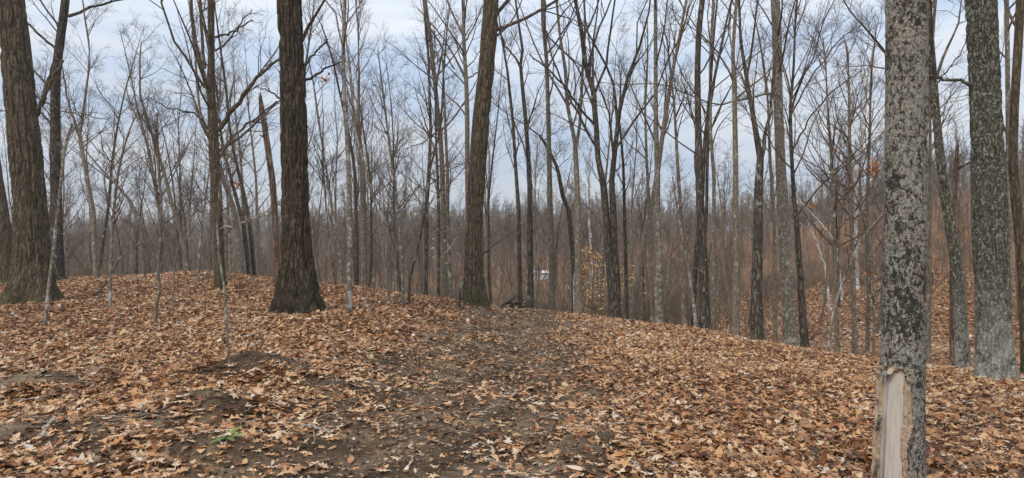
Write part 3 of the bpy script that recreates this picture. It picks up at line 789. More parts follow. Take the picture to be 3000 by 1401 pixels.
# --- saplings standing in the leaves
SAP = [
 ('pale leaning sapling with a broken rusty top in front of the huge oak', 'pale', [(130, 960, 11), (141, 853, 11), (154, 758, 11), (168, 625, 10), (183, 500, 10), (189, 430, 9), (204, 385, 9), (212, 362, 7)], dict(taper=False, n1=10, h0=.9, spread=.25)),
 ('white-dotted sapling with a dead bent branch at its foot', 'pale', [(322, 907, 11), (326, 749, 10), (333, 625, 10), (343, 515, 9), (372, 396, 6), (401, 332, 4)], dict(taper=False, n1=18, h0=1.2, spread=.35, limbs=[[(330, 795, 6), (345, 770, 6), (385, 735, 5), (440, 707, 3)], [(333, 640, 5), (350, 600, 4), (378, 560, 3)]])),
 ('kinked brown sapling with a pale elbow low on its stem', 'grey', [(453, 962, 10), (458, 900, 10), (461, 875, 11), (468, 857, 12), (463, 812, 10), (470, 687, 9), (472, 604, 9), (466, 500, 8), (463, 420, 6), (460, 330, 4)], dict(taper=False, n1=16, h0=1.0, spread=.4)),
 ('thin greenish sapling rising alone from leaves before the many-limbed tree', 'pale', [(676, 1078, 7), (662, 920, 8), (659, 853, 8), (642, 749, 7), (636, 666, 7), (640, 600, 6), (646, 520, 4), (650, 470, 3)], dict(taper=False, n1=8, h0=1.0, spread=.3, limbs=[[(642, 672, 4), (698, 658, 4), (760, 645, 3), (822, 630, 2)]])),
 ('tall pale lichened sapling standing right of the massive dark oak', 'pale', [(1024, 918, 17), (1022, 791, 16), (1026, 666, 16), (1022, 500, 15), (1017, 407, 13), (1008, 262, 12), (1005, 145, 11), (1011, 0, 10)], dict(H=12, n1=14, h0=4.5, spread=.22, limbs=[[(1005, 140, 6), (982, 35, 5), (950, 0, 4)]], sides=14)),
 ('grey sapling leaning left, white at its foot, behind fallen pale log', 'pale', [(1007, 840, 10), (998, 770, 9), (988, 708, 9), (972, 604, 8), (960, 520, 7), (940, 400, 5)], dict(depth=19, H=7, n1=16, h0=2.5)),
 ('thin grey whip standing left of the white-footed sapling', 'pale', [(983, 840, 7), (972, 760, 7), (962, 680, 6), (955, 600, 5)], dict(depth=19, H=5, n1=12, h0=2)),
 ('slim grey sapling, second stem of the cluster before the leaning oak', 'pale', [(1182, 893, 9), (1176, 749, 9), (1168, 625, 9), (1151, 500, 8), (1133, 360, 7), (1119, 244, 5), (1107, 145, 3)], dict(taper=False, n1=18, h0=2)),
 ('slim sapling slanting left, first stem of the cluster before the leaning oak', 'grey', [(1145, 889, 9), (1132, 812, 8), (1116, 675, 8), (1091, 562, 8), (1072, 495, 7), (1045, 400, 5)], dict(H=7, n1=16, h0=2)),
 ('crooked sapling slanting right, third stem of the cluster before the leaning oak', 'dark', [(1195, 897, 8), (1203, 799, 8), (1224, 733, 7), (1245, 625, 7), (1258, 500, 6), (1290, 380, 4)], dict(H=6.5, n1=16, h0=2)),
 ('green-grey sapling with pale leftover leaves on low horizontal twigs', 'pale', [(1324, 884, 12), (1316, 749, 11), (1311, 640, 11), (1311, 500, 10), (1305, 380, 8), (1300, 250, 6), (1295, 150, 4)], dict(taper=False, n1=22, h0=1.2, ang=1.15, spread=.22, up=.02)),
 ('brown double sapling between the crooked sapling and green-grey sapling', 'dark', [(1245, 858, 14), (1249, 749, 13), (1249, 604, 13), (1257, 500, 11), (1262, 380, 9), (1258, 250, 6)], dict(depth=19, H=9, n1=16, h0=3)),
 ('straight dark sapling just left of the green-grey sapling', 'dark', [(1284, 860, 10), (1285, 708, 9), (1284, 560, 9), (1278, 430, 7), (1275, 300, 5)], dict(depth=20, H=8.5, n1=16, h0=3)),
 ('curved whip springing from the foot of the leaning oak', 'dark', [(1344, 902, 7), (1348, 850, 7), (1357, 822, 7), (1382, 783, 6), (1407, 753, 6), (1454, 712, 5), (1504, 679, 5), (1583, 623, 3)], dict(taper=False, n1=5, h0=1.0, spread=.3)),
 ('slanting pale sapling leaning right in the hollow near the wounded trunk', 'pale', [(2419, 1022, 9), (2444, 899, 9), (2479, 799, 9), (2529, 690, 8), (2589, 625, 6), (2640, 560, 4)], dict(depth=12.6, taper=False, n1=12, h0=1.2)),
 ('pale thin sapling leaning against the dark rough-barked trunk', 'pale', [(2043, 962, 11), (2030, 870, 10), (2018, 790, 9), (2000, 700, 8), (1985, 620, 6), (1970, 520, 4)], dict(depth=15.3, taper=False, n1=12, h0=1.5)),
 ('white stripped stem standing at the foot of the curved dark tree', 'birch', [(1683, 914, 5), (1681, 860, 5), (1681, 820, 5), (1685, 795, 4)], dict(depth=18.9, taper=False, crown=False, H=3)),
 ('thin brown sapling just right of the kinked sapling', 'grey', [(507, 960, 5), (506, 860, 5), (510, 780, 5), (530, 690, 4), (560, 645, 3), (590, 580, 3)], dict(taper=False, n1=10, h0=.8)),
 ('pale double sapling on the mound before the many-limbed tree', 'pale', [(579, 838, 8), (583, 750, 8), (590, 680, 7), (600, 600, 6), (615, 480, 4)], dict(H=5.5, n1=14, h0=1.5)),
 ('grey sapling on the crest behind the many-limbed tree', 'pale', [(678, 812, 8), (674, 720, 8), (668, 640, 7), (664, 540, 5)], dict(H=6, n1=14, h0=1.8, depth=20)),
 ('dead grey stick of a sapling with a whitened tip near fallen log', 'stick', [(1096, 872, 6), (1095, 830, 6), (1095, 806, 5)], dict(taper=False, crown=False)),
]
for label, bark, pts, kw in SAP:
    kw = dict(kw)
    kw.setdefault('seed', int(pts[0][0] * 5 + pts[0][1]))
    o = dict(H=8, sides=10, step=.1, flare=.25, fh=.12, h0=1.0, n1=16, k2=5, k3=5, rmin=.0024, lump=.08, spread=.3)
    o.update(kw)
    build_tree('sapling', label, 'sapling', pts, bark, **o)

# --- white-barked trees in the hollow on the right
for label, pts, kw in [
  ('white-barked tree forking in the hollow, upper limbs bright', [(2512, 900, 15), (2508, 780, 15), (2505, 650, 15), (2509, 560, 14), (2512, 490, 10), (2530, 400, 7)], dict(depth=38, H=15, limbs=[[(2507, 640, 9), (2530, 570, 8), (2569, 490, 6), (2590, 440, 4)]])),
  ('white-barked stem slanting left above the leafy slope', [(2470, 830, 9), (2450, 712, 9), (2400, 650, 9), (2365, 615, 8), (2334, 580, 7), (2310, 540, 4)], dict(depth=36, taper=False, n1=8)),
  ('white-barked bent stem low over the leafy slope', [(2432, 815, 8), (2418, 778, 8), (2404, 749, 8), (2390, 700, 8), (2372, 672, 8), (2339, 652, 6), (2310, 645, 4)], dict(depth=34, taper=False, n1=8)),
  ('thin white-barked tree beyond the tan-leaved sapling', [(1735, 880, 8), (1733, 770, 8), (1730, 690, 8), (1726, 655, 7), (1724, 600, 5)], dict(depth=48, H=13, n1=12)),
]:
    kw.setdefault('n1', 12)
    build_tree('white_tree', label, 'tree', pts, 'birch', h0=4, seed=int(pts[0][0]), k2=4, k3=4, rmin=.007, **kw)

# --- broken snags
def snag(label, pts, depth, seed, bark='snag', spl=.5):
    rg = np.random.default_rng(seed)
    d = depth
    base = np.array([(pts[0][0] - 1500) / F * d, d, 0.]); base[2] = tz(base[0], d)
    t = empty('broken_snag', base)
    P = [world_at(x, y, d) - base for x, y, w in pts]; R = [w / F * d / 2 * cosu(x) for x, y, w in pts]
    P[0][2] = -.25
    TP, TR = resample(P, R, step=.06)
    N = len(TP); sides = 20
    a = np.linspace(0, 2 * math.pi, sides, endpoint=False)
    r = TR[:, None] * (1 + (fbm(np.cos(a)[None, :] * 2 + 9, np.sin(a)[None, :] * 2 + 9, TP[:, 2:3] * .8, seed, 3) - .5) * .5)
    V = np.stack([TP[:, 0:1] + r * np.cos(a), TP[:, 1:2] + r * np.sin(a), TP[:, 2:3] + 0 * r], -1)
    # splintered top: each side of the ring ends at its own height
    top = TP[-1, 2]; endh = top - spl * rg.uniform(0, 1, sides) ** 1.5 * 1.2
    V[..., 2] = np.minimum(V[..., 2], endh[None, :] + .02 * rg.normal(0, 1, (1, sides)))
    V = V.reshape(-1, 3)
    idx = np.arange(N * sides).reshape(N, sides); i0, i1 = idx[:-1], idx[1:]
    Q = np.stack([i0, np.roll(i0, -1, 1), np.roll(i1, -1, 1), i1], -1).reshape(-1, 4)
    trk = link('trunk', mesh_from('snag_trunk', V, Q, False), M[bark], t)
    for k in range(6):
        acc = Acc()
        h = rg.uniform(.4, .9) * top; p0 = np.array([[np.interp(h, TP[:, 2], TP[:, 0]), np.interp(h, TP[:, 2], TP[:, 1]), h]])
        az = rg.uniform(0, 6.28)
        L = grow(rg, p0, np.array([[math.cos(az), math.sin(az), .5]]), np.array([rg.uniform(.15, .4)]), 4, .1, 0)
        acc.add(*tubes(L, np.array([[.03, .022, .016, .004]]), 6))
        link('branch_stub', acc.mesh('stubs'), M[bark], trk)
    tag(t, label, 'dead tree')
    return t
snag('tall broken reddish snag with a splintered tip beside the massive dark oak', [(815, 845, 24), (811, 749, 22), (804, 620, 21), (797, 520, 20), (785, 440, 18), (775, 370, 17), (766, 310, 14), (761, 268, 6)], ray_hit(815, 850) or 16, 31)
snag('short rusty broken snag leaning beside the mossy leaning tree', [(2788, 760, 16), (2792, 640, 16), (2798, 560, 15), (2804, 450, 13), (2806, 396, 8)], 10.9, 37)

# --- the near trunk with the stripped wound
def near_tree():
    d = 3.78
    rg = np.random.default_rng(55)
    pts = [(2632, 1540, 172), (2633, 1470, 158), (2634, 1401, 152), (2638, 1300, 148), (2642, 1150, 138), (2645, 1000, 131), (2652, 700, 127), (2653, 500, 126), (2655, 300, 127), (2656, 0, 128)]
    bx = (2634 - 1500) / F * d
    base = np.array([bx, d, tz(bx, d)])
    t = empty('wounded_tree', base)
    P = [world_at(x, y, d) - base for x, y, w in pts]; R = [w / F * d / 2 * cosu(x) for x, y, w in pts]
    P = [p for p in P if p[2] > .05]; R = R[-len(P):]
    P = [np.array([P[0][0], 0, -.25])] + P; R = [R[0] * 1.05] + R
    top = P[-1].copy()
    for k in range(1, 7):
        P.append(top + np.array([.03 * k, .05 * k, 1.9 * k])); R.append(R[len(pts) - 1] * 0 + .106 * (1 - k / 6.3))
    TPl, TRl = resample(P, R, step=.016)
    # fine rings only where they are seen close, coarse above
    keep = [i for i in range(len(TPl)) if TPl[i, 2] < 3.4 or i % 8 == 0]
    TP, TR = TPl[keep], TRl[keep]
    sides = 150
    a = np.linspace(0, 2 * math.pi, sides, endpoint=False)
    fa = math.atan2(-base[1], -base[0])                   # towards the eye
    phi = np.degrees(np.angle(np.exp(1j * (a - fa))))     # signed: + is to the right seen from the path
    phi = phi[None, :] + 0 * TP[:, 2:3]
    z = TP[:, 2:3]; R0 = TR[:, None]; ca, sa = np.cos(a)[None, :], np.sin(a)[None, :]
    fl = .25 * np.exp(-np.maximum(z, 0) / .12) * (.6 + .4 * np.cos(5 * a + 1)[None, :])
    lum = (fbm(ca * 1.6 + 20, sa * 1.6 + 20, z * 1.4 + 5, 71, 3) - .5) * .06
    r = R0 * (1 + fl + lum)
    c1 = noise3(ca * R0 * 55 + 40, sa * R0 * 55 + 40, z * 38, 72); c2 = noise3(ca * R0 * 110 + 40, sa * R0 * 110 + 40, z * 75, 73)
    relief = (c1 - .5) * .007 + (c2 - .5) * .004
    nl = (fbm(z * 9, z * 0 + 1, 0, 81, 3) - .5); nr = (fbm(z * 7, z * 0 + 5, 0, 83, 3) - .5)
    phiL = -71 + nl * 14 + z * 2
    phiR = 12 + nr * 22 - z * 9 + 4 * np.sin(z * 9)
    ztop = .895 + (noise3(phi / 9 + 30, 0 * phi, 0 * phi, 85) - .5) * .05 - .0006 * np.abs(phi + 25)
    zbot = .10
    sd = np.minimum(np.minimum(phi - phiL, phiR - phi), np.minimum((ztop - z) * 420, (z - zbot) * 250))
    bandw = 14 + (noise3(z * 14, phi / 40 + 7, 0 * z, 87) - .5) * 14
    bandw = np.where(z > ztop - .02, 3.5, bandw)
    bandw = np.where(phi < -30, bandw * 1.5, bandw)
    wood = sd > 0
    band = (sd <= 0) & (sd > -bandw)
    bark = ~wood & ~band
    q = np.clip(-sd / bandw, 0, 1)
    lip = np.where(phi < -30, .014, .004) * np.exp(-((sd + bandw) / 10.) ** 2) * (sd < 4) * (z < ztop + .03)
    cr = (noise3(ca * 30 + 60, sa * 30 + 60, z * 40, 89) - .5)
    r_w = R0 * (1 + fl * .5) - .021 + (noise3(ca * R0 * 90, sa * R0 * 90, z * 3, 90) - .5) * .0016
    r_b = R0 * (1 + fl) - .010 + .008 * q + cr * .008
    r = np.where(wood, r_w, np.where(band, r_b, r + relief + lip))
    V = np.stack([TP[:, 0:1] + r * ca, TP[:, 1:2] + r * sa, z + 0 * r], -1).reshape(-1, 3)
    idx = np.arange(len(TP) * sides).reshape(len(TP), sides); i0, i1 = idx[:-1], idx[1:]
    Q = np.stack([i0, np.roll(i0, -1, 1), np.roll(i1, -1, 1), i1], -1).reshape(-1, 4)
    cls = np.where(wood, 2, np.where(band, 1, 0)).ravel()
    qc = cls[Q]
    isw = (qc == 2).all(1); isb = ~isw & (qc >= 1).any(1)
    def sub(name, mask, mat, smooth=True):
        q_ = Q[mask]; u, inv = np.unique(q_, return_inverse=True)
        me = mesh_from(name, V[u], inv.reshape(-1, 4), smooth)
        at = me.attributes.new('ang', 'FLOAT', 'POINT'); at.data.foreach_set('value', phi.ravel()[u].astype(np.float32))
        return link(name, me, mat, t)
    sub('trunk', ~isw & ~isb, M['near'])
    w = sub('exposed_wood', isw, M['wood']); w['label'] = 'smooth pale bare wood with a grey streak'
    e = sub('torn_bark_edge', isb, M['inner'], False); e['label'] = 'ragged tan inner bark around the wound'
    # curled bark flaps along the top and left rim of the wound
    for (ph0, z0, w_, h_, out_, tw) in [(-50, .885, .05, .045, .018, .5), (-28, .905, .04, .035, .022, -.3), (-66, .62, .03, .09, .016, .2), (-70, .36, .03, .12, .018, -.1), (14, .865, .035, .03, .010, .2)]:
        th = fa + math.radians(ph0)
        rad = float(np.interp(z0, TP[:, 2], TR)); cx = float(np.interp(z0, TP[:, 2], TP[:, 0]))
        c_ = np.array([cx + math.cos(th) * (rad + .004), math.sin(th) * (rad + .004), z0])
        tx = np.array([-math.sin(th), math.cos(th), 0]); nx = np.array([math.cos(th), math.sin(th), 0]); ux = np.array([0, 0, 1.])
        nu, nv = 6, 6
        gv = []
        for side_ in (0, 1):
            for iu in range(nu):
                for iv in range(nv):
                    uu, vv = iu / (nu - 1) - .5, iv / (nv - 1)
                    wob = (rg.random() - .5) * .006
                    gv.append(c_ + tx * (uu * w_ * (1 - .35 * vv) + tw * .01 * vv) - ux * (vv * h_ + wob) + nx * (out_ * vv ** 1.5 + wob * .5 - side_ * .005 - uu * uu * .02))
        gi = np.arange(nu * nv * 2).reshape(2, nu, nv); qq = []
        for s_ in (0, 1):
            A = gi[s_]
            for iu in range(nu - 1):
                for iv in range(nv - 1):
                    f = [A[iu, iv], A[iu + 1, iv], A[iu + 1, iv + 1], A[iu, iv + 1]]
                    qq.append(f if s_ == 0 else f[::-1])
        for k in range(nu - 1):
            qq.append([gi[0, k, nv - 1], gi[0, k + 1, nv - 1], gi[1, k + 1, nv - 1], gi[1, k, nv - 1]])
        for k in range(nv - 1):
            qq.append([gi[0, 0, k], gi[0, 0, k + 1], gi[1, 0, k + 1], gi[1, 0, k]]); qq.append([gi[0, nu - 1, k + 1], gi[0, nu - 1, k], gi[1, nu - 1, k], gi[1, nu - 1, k + 1]])
        link('bark_flap', mesh_from('bark_flap', np.array(gv), np.array(qq), False), M['inner'] if ph0 == -28 else M['near'], e)
    cm = crown_mesh(rg, 'near_crown', TP, TR, 4.2, 12, 5, 5)
    link('crown', cm, M['twig'], t)
    tag(t, 'mottled lichen-covered trunk with a long strip of bark torn away', 'tree')
near_tree()

# ------------------------------------------------------------------ the woods beyond the crest
def proto_tree(seed, H, R, bend, bark, h0f, n1, k2, k3, ang, spread, twig, sides=9, rmin=.0042):
    rg = np.random.default_rng(seed)
    n = 9
    P = np.zeros((n, 3)); dv = np.array([0, 0, 1.])
    dv = norm(dv + np.array([rg.normal(0, bend), rg.normal(0, bend), 0]))
    P[0] = (0, 0, -.6)
    for k in range(1, n):
        dv = norm(dv + rg.normal(0, .06, 3) * np.array([1, 1, 0]) + np.array([0, 0, .08]))
        P[k] = P[k - 1] + dv * (H / (n - 1))
    Rr = R * (1 - np.linspace(0, 1, n) ** 1.3 * .93)
    TP, TR = resample(P, Rr, n=22)
    tm = trunk_mesh(rg, 'wood_trunk', TP, TR, sides, .35, .4, 0, lump=.06)
    tm.materials.append(M[bark])
    extra = []
    cm = crown_mesh(rg, 'wood_crown', TP, TR, H * h0f, n1, k2, k3, ang, spread, .05, rmin, 0, None, .11, sides=(5, 3, 3))
    cm.materials.append(M[twig])
    return tm, cm

KINDS = [
  # seed, H, R, bend, bark, h0f, n1, k2, k3, ang, spread
  (201, 17, .15, .04, 'grey', .38, 19, 5, 6, .75, .30), (202, 19, .19, .03, 'dark', .42, 19, 5, 6, .7, .30), (203, 15, .11, .08, 'grey', .30, 19, 5, 6, .6, .32),
  (204, 13, .085, .10, 'grey', .25, 18, 5, 6, .75, .34), (205, 18, .16, .05, 'grey', .40, 18, 5, 6, .55, .34), (206, 12, .07, .14, 'dark', .22, 17, 5, 5, .8, .36),
  (207, 8, .045, .14, 'pale', .15, 22, 5, 5, .9, .40), (208, 6, .03, .16, 'grey', .12, 18, 5, 5, .9, .42), (209, 16, .13, .06, 'dark', .33, 19, 5, 6, .6, .33), (210, 10.5, .062, .06, 'grey', .38, 15, 5, 5, .6, .27)]
KLAB = {
  'grey': ('bare grey-brown tree in the woods filling the hollow beyond the crest', 'woodland_tree', 'grey-brown trees of the hollow beyond the crest'),
  'dark': ('bare dark-barked tree in the woods filling the hollow beyond the crest', 'woodland_tree', 'dark-barked trees of the hollow beyond the crest'),
  'pale': ('thin pale young tree in the understory beyond the crest', 'young_tree', 'young trees of the understory beyond the crest')}
protos = [(proto_tree(k[0], *k[1:5], *k[5:11], 'twig'), k) for k in KINDS]

def crest_depth(u):
    return float(np.interp(u, [-.9, -.6, -.45, -.25, -.08, 0, .15, .26, .42, .6, .9], [22, 22, 23, 19, 17, 18, 17, 15.5, 12, 10.5, 10]))

placed = []
rg = np.random.default_rng(303)
def place_wood(n, dlo, dhi, kinds, mind, ulim=.98, szm=1.0):
    c = 0; tries = 0
    while c < n and tries < n * 40:
        tries += 1
        u = rg.uniform(-ulim, ulim)
        cd = crest_depth(u) + 3.5
        lo = max(dlo, cd)
        if lo >= dhi: continue
        d = math.sqrt(rg.uniform(lo * lo, dhi * dhi))
        x = u * d
        if any((x - a) ** 2 + (d - b_) ** 2 < mind ** 2 for a, b_ in placed): continue
        # keep the clearing in front of the pale shed
        if abs(u - .039) < .012 and 30 < d < 96: continue
        placed.append((x, d))
        (tm, cm), k = protos[int(rg.choice(kinds))]
        bk = k[4]
        sc = rg.uniform(.82, 1.18) * szm * (1 - .34 * float(sstep(.05, .35, u)) * (d > 22))
        lab, nm, grp = KLAB[bk] if k[1] > 7 and bk != 'pale' else KLAB['pale']
        t = empty(nm, (x, d, tz(x, d)), rg.uniform(0, 6.28)); t.scale = (sc, sc, sc * rg.uniform(.92, 1.1))
        link('trunk', tm, None, t); link('crown', cm, None, t)
        tag(t, lab, 'tree', grp)
        c += 1
place_wood(34, 21, 46, [0, 2, 3, 4, 5, 8, 2, 3, 5], 2.0)
place_wood(75, 15, 40, [6, 7, 6, 7, 5], .9)
place_wood(150, 24, 62, [6, 6, 3, 5, 9, 9], .9)
place_wood(110, 46, 75, [3, 5, 3, 2, 5], 1.8, szm=.66)

# --- the wooded slopes far beyond, one mass of bare trees
def far_proto(seed, H, R, bark):
    rg = np.random.default_rng(seed)
    P = np.zeros((6, 3)); P[:, 2] = np.linspace(-.8, H, 6); P[1:, :2] = np.cumsum(rg.normal(0, .16, (5, 2)), 0)
    TR = R * (1 - np.linspace(0, 1, 6) * .9)
    acc = Acc()
    acc.add(*tubes(P[None], TR[None], 5))
    cm = crown_mesh(rg, 'x', P, TR, H * .28, 15, 6, 6, .65, .30, .05, .016, 0, None, .12, sides=(3, 3, 3))
    V = np.empty(len(cm.vertices) * 3, np.float32); cm.vertices.foreach_get('co', V)
    Q = np.empty(len(cm.loops), np.int32); cm.loops.foreach_get('vertex_index', Q)
    acc.add(V.reshape(-1, 3), Q.reshape(-1, 4))
    bpy.data.meshes.remove(cm)
    return acc.mesh('far_tree')

far_src = []
for k, (sd_, H, R) in enumerate([(401, 16, .16), (402, 18, .18), (403, 14, .13), (404, 11, .09), (405, 17, .15)]):
    me = far_proto(sd_, H, R, 'twigfar')
    x, d = [(-60, 120), (-20, 130), (25, 125), (60, 118), (90, 110)][k]
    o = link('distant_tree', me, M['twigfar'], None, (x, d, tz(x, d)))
    tag(o, 'bare tree among the grey-brown woods covering the far slope', 'tree', 'distant trees on the far slope')
    far_src.append(o)

def gn_instancer(ob, sources, name):
    ng = bpy.data.node_groups.new(name, 'GeometryNodeTree')
    ng.interface.new_socket('Geometry', in_out='INPUT', socket_type='NodeSocketGeometry')
    ng.interface.new_socket('Geometry', in_out='OUTPUT', socket_type='NodeSocketGeometry')
    gi = ng.nodes.new('NodeGroupInput'); go = ng.nodes.new('NodeGroupOutput')
    jo = ng.nodes.new('GeometryNodeJoinGeometry')
    for s in reversed(sources):
        oi = ng.nodes.new('GeometryNodeObjectInfo'); oi.transform_space = 'ORIGINAL'
        oi.inputs['Object'].default_value = s; oi.inputs['As Instance'].default_value = True
        ng.links.new(oi.outputs['Geometry'], jo.inputs[0])
    ip = ng.nodes.new('GeometryNodeInstanceOnPoints')
    ip.inputs['Pick Instance'].default_value = True
    ng.links.new(gi.outputs[0], ip.inputs['Points']); ng.links.new(jo.outputs[0], ip.inputs['Instance'])
    def na(n, t):
        a = ng.nodes.new('GeometryNodeInputNamedAttribute'); a.data_type = t; a.inputs['Name'].default_value = n
        return a.outputs['Attribute']
    ng.links.new(na('idx', 'INT'), ip.inputs['Instance Index'])
    er = ng.nodes.new('FunctionNodeEulerToRotation')
    ng.links.new(na('rot', 'FLOAT_VECTOR'), er.inputs[0]); ng.links.new(er.outputs[0], ip.inputs['Rotation'])
    ng.links.new(na('scl', 'FLOAT_VECTOR'), ip.inputs['Scale'])
    ng.links.new(ip.outputs[0], go.inputs[0])
    md = ob.modifiers.new('scatter', 'NODES'); md.node_group = ng

def point_cloud(name, P, rot, scl, rnd, idx):
    me = bpy.data.meshes.new(name)
    me.vertices.add(len(P)); me.vertices.foreach_set('co', np.asarray(P, np.float32).ravel())
    for n, t, v in (('rot', 'FLOAT_VECTOR', rot), ('scl', 'FLOAT_VECTOR', scl)):
        me.attributes.new(n, t, 'POINT').data.foreach_set('vector', np.asarray(v, np.float32).ravel())
    me.attributes.new('rnd', 'FLOAT', 'POINT').data.foreach_set('value', np.asarray(rnd, np.float32))
    me.attributes.new('idx', 'INT', 'POINT').data.foreach_set('value', np.asarray(idx, np.int32))
    o = bpy.data.objects.new(name, me); COL.objects.link(o)
    return o

N = 9000
phi = rg.uniform(-1.05, 1.05, N); r = np.sqrt(rg.uniform(70 ** 2, 340 ** 2, N))
x, y = r * np.sin(phi), r * np.cos(phi)
keep = ~((np.abs(x / y - .039) < .02) & (y < 103))
x, y = x[keep], y[keep]; n = len(x)
s = rg.uniform(.42, .78, n) * (1 - .22 * sstep(.1, .4, x / y))
fw = point_cloud('far_woodland', np.stack([x, y, terrain(x, y)], 1), np.stack([rg.normal(0, .04, n), rg.normal(0, .04, n), rg.uniform(0, 6.28, n)], 1),
                 np.stack([s, s, s * rg.uniform(.85, 1.15, n)], 1), rg.random(n), rg.integers(0, 5, n))
fw['kind'] = 'stuff'; fw['label'] = 'grey-brown bare woods covering the far hillsides'; fw['category'] = 'woods'
gn_instancer(fw, far_src, 'far_woods')

# --- small pale shed glimpsed between trunks in the valley
sx_, sd_ = world_at(1577, 826, 100)[0], 100.0
sz = tz(sx_, sd_)
sh = empty('shed', (sx_, sd_, sz), .15)
acc = Acc()
def box(acc, x0, x1, y0, y1, z0, z1):
    V = np.array([[x0, y0, z0], [x1, y0, z0], [x1, y1, z0], [x0, y1, z0], [x0, y0, z1], [x1, y0, z1], [x1, y1, z1], [x0, y1, z1]], float)
    acc.add(V, np.array([[0, 3, 2, 1], [4, 5, 6, 7], [0, 1, 5, 4], [1, 2, 6, 5], [2, 3, 7, 6], [3, 0, 4, 7]]))
box(acc, -1.8, 1.8, -1.2, 1.2, -.5, 1.05)
link('wall', acc.mesh('shed_wall', False), M['paint'], sh)
V = np.array([[-1.95, -1.4, 1.0], [1.95, -1.4, 1.0], [1.95, 1.4, 1.0], [-1.95, 1.4, 1.0], [-1.95, 0, 1.35], [1.95, 0, 1.35]], float)
me = bpy.data.meshes.new('shed_roof'); me.from_pydata(V.tolist(), [], [(0, 1, 5, 4), (2, 3, 4, 5), (0, 4, 3), (1, 2, 5), (0, 3, 2, 1)])
link('roof', me, M['tin'], sh)
acc = Acc(); box(acc, -.4, .4, -1.24, -1.17, -.5, .8)
link('door', acc.mesh('shed_door', False), M['tin'], sh)
tag(sh, 'small whitish shed glimpsed between trunks down in the valley', 'shed')

# ------------------------------------------------------------------ leaves still hanging
def leaf_cards(rg, P, size, droop=.3):
    n = len(P)
    az = rg.uniform(0, 6.28, n); el = rg.normal(-droop, .35, n)
    t = np.stack([np.cos(az) * np.cos(el), np.sin(az) * np.cos(el), np.sin(el)], 1)
    sd = norm(np.cross(t, rg.normal(0, 1, (n, 3)) * .5 + np.array([0, 0, 1.])))
    nn = np.cross(sd, t)
    L = size * rg.uniform(.7, 1.3, n)[:, None]; w = L * .27
    a = P; b_ = P + t * L * .5 - nn * L * .06; c_ = P + t * L
    V = np.stack([a, b_, c_, P + t * L * .45 + sd * w + nn * L * .05, P + t * L * .45 - sd * w + nn * L * .05], 1).reshape(-1, 3)
    i = np.arange(n)[:, None] * 5
    Q = np.concatenate([i + np.array([[0, 3, 2, 1]]), i + np.array([[0, 1, 2, 4]])])
    return V, Q

def leafy_sapling(label, px, py, d, H, spread, nleaf, size, mat, seed, zmin=.15, lean=0, stemw=.03):
    rg_ = np.random.default_rng(seed)
    x = (px - 1500) / F * d; z = tz(x, d)
    t = empty('leafy_sapling', (x, d, z))
    P = np.array([[0, 0, -.2], [lean * .3, 0, H * .4], [lean, .05, H]]); R = np.array([stemw, stemw * .7, .006])
    TP, TR = resample(P, R, n=16)
    link('trunk', trunk_mesh(rg_, 'sap_trunk', TP, TR, 8, .2, .1), M['grey'], t)
    cm = crown_mesh(rg_, 'sap_crown', TP, TR, H * zmin, 26, 4, 4, 1.1, spread, .02, .003)
    link('crown', cm, M['twig'], t)
    V = np.empty(len(cm.vertices) * 3, np.float32); cm.vertices.foreach_get('co', V); V = V.reshape(-1, 3)
    Pl = V[rg_.integers(len(V) // 4, len(V), nleaf)]
    acc = Acc(); acc.add(*leaf_cards(rg_, Pl, size))
    link('foliage', acc.mesh('sap_leaves', False), M[mat], t)
    tag(t, label, 'sapling')
leafy_sapling('young beech still holding tan leaves in the hollow past the track', 1745, 930, 25, 3.1, .42, 1200, .10, 'beechleaf', 71, lean=-.2)
leafy_sapling('small tan-leaved sapling low in the hollow behind the dark twin-stemmed tree', 1850, 935, 27, 2.6, .5, 420, .11, 'beechleaf', 72)
leafy_sapling('sapling with orange leaves left on it beside the wounded trunk', 2560, 1000, 14, 4.6, .3, 14, .10, 'orangeleaf', 73)

def leaf_cluster(label, px, py, d, n, size, spread, mat, seed):
    rg_ = np.random.default_rng(seed)
    c = world_at(px, py, d)
    acc = Acc(); acc.add(*leaf_cards(rg_, rg_.normal(0, spread, (n, 3)), size, .8))
    tw = grow(rg_, np.array([[0., 0, -.02]]), np.array([[.6, .2, .5]]), np.array([.5]), 5, .15, 0)
    acc.add(*tubes(tw, np.full((1, 5), .004), 4))
    o = link('leaf_cluster', acc.mesh('cluster', False), M[mat], None, c)
    tag(o, label, 'leaves')
leaf_cluster('orange leaf clump caught in branches left of the wounded trunk', 2560, 490, 13.6, 40, .10, .10, 'orangeleaf', 81)
leaf_cluster('small orange leaf clump hanging over the white slanting stem', 2378, 602, 13.2, 14, .08, .035, 'orangeleaf', 82)
leaf_cluster('orange leaf tuft hanging between many-limbed tree and snag', 697, 538, 17, 16, .10, .06, 'orangeleaf', 83)
leaf_cluster('rusty leaf tufts behind the huge left oak', 135, 560, 21, 30, .11, .22, 'orangeleaf', 84)
leaf_cluster('pale leaves on low twigs of green-grey sapling', 1240, 610, 14.5, 14, .06, .18, 'paleleaf', 85)
leaf_cluster('pale leaves on middle twigs beside the leaning oak', 1300, 740, 14.5, 16, .06, .22, 'paleleaf', 86)
leaf_cluster('rusty leaves hanging high right of the massive dark oak', 955, 226, 15, 10, .10, .07, 'orangeleaf', 87)

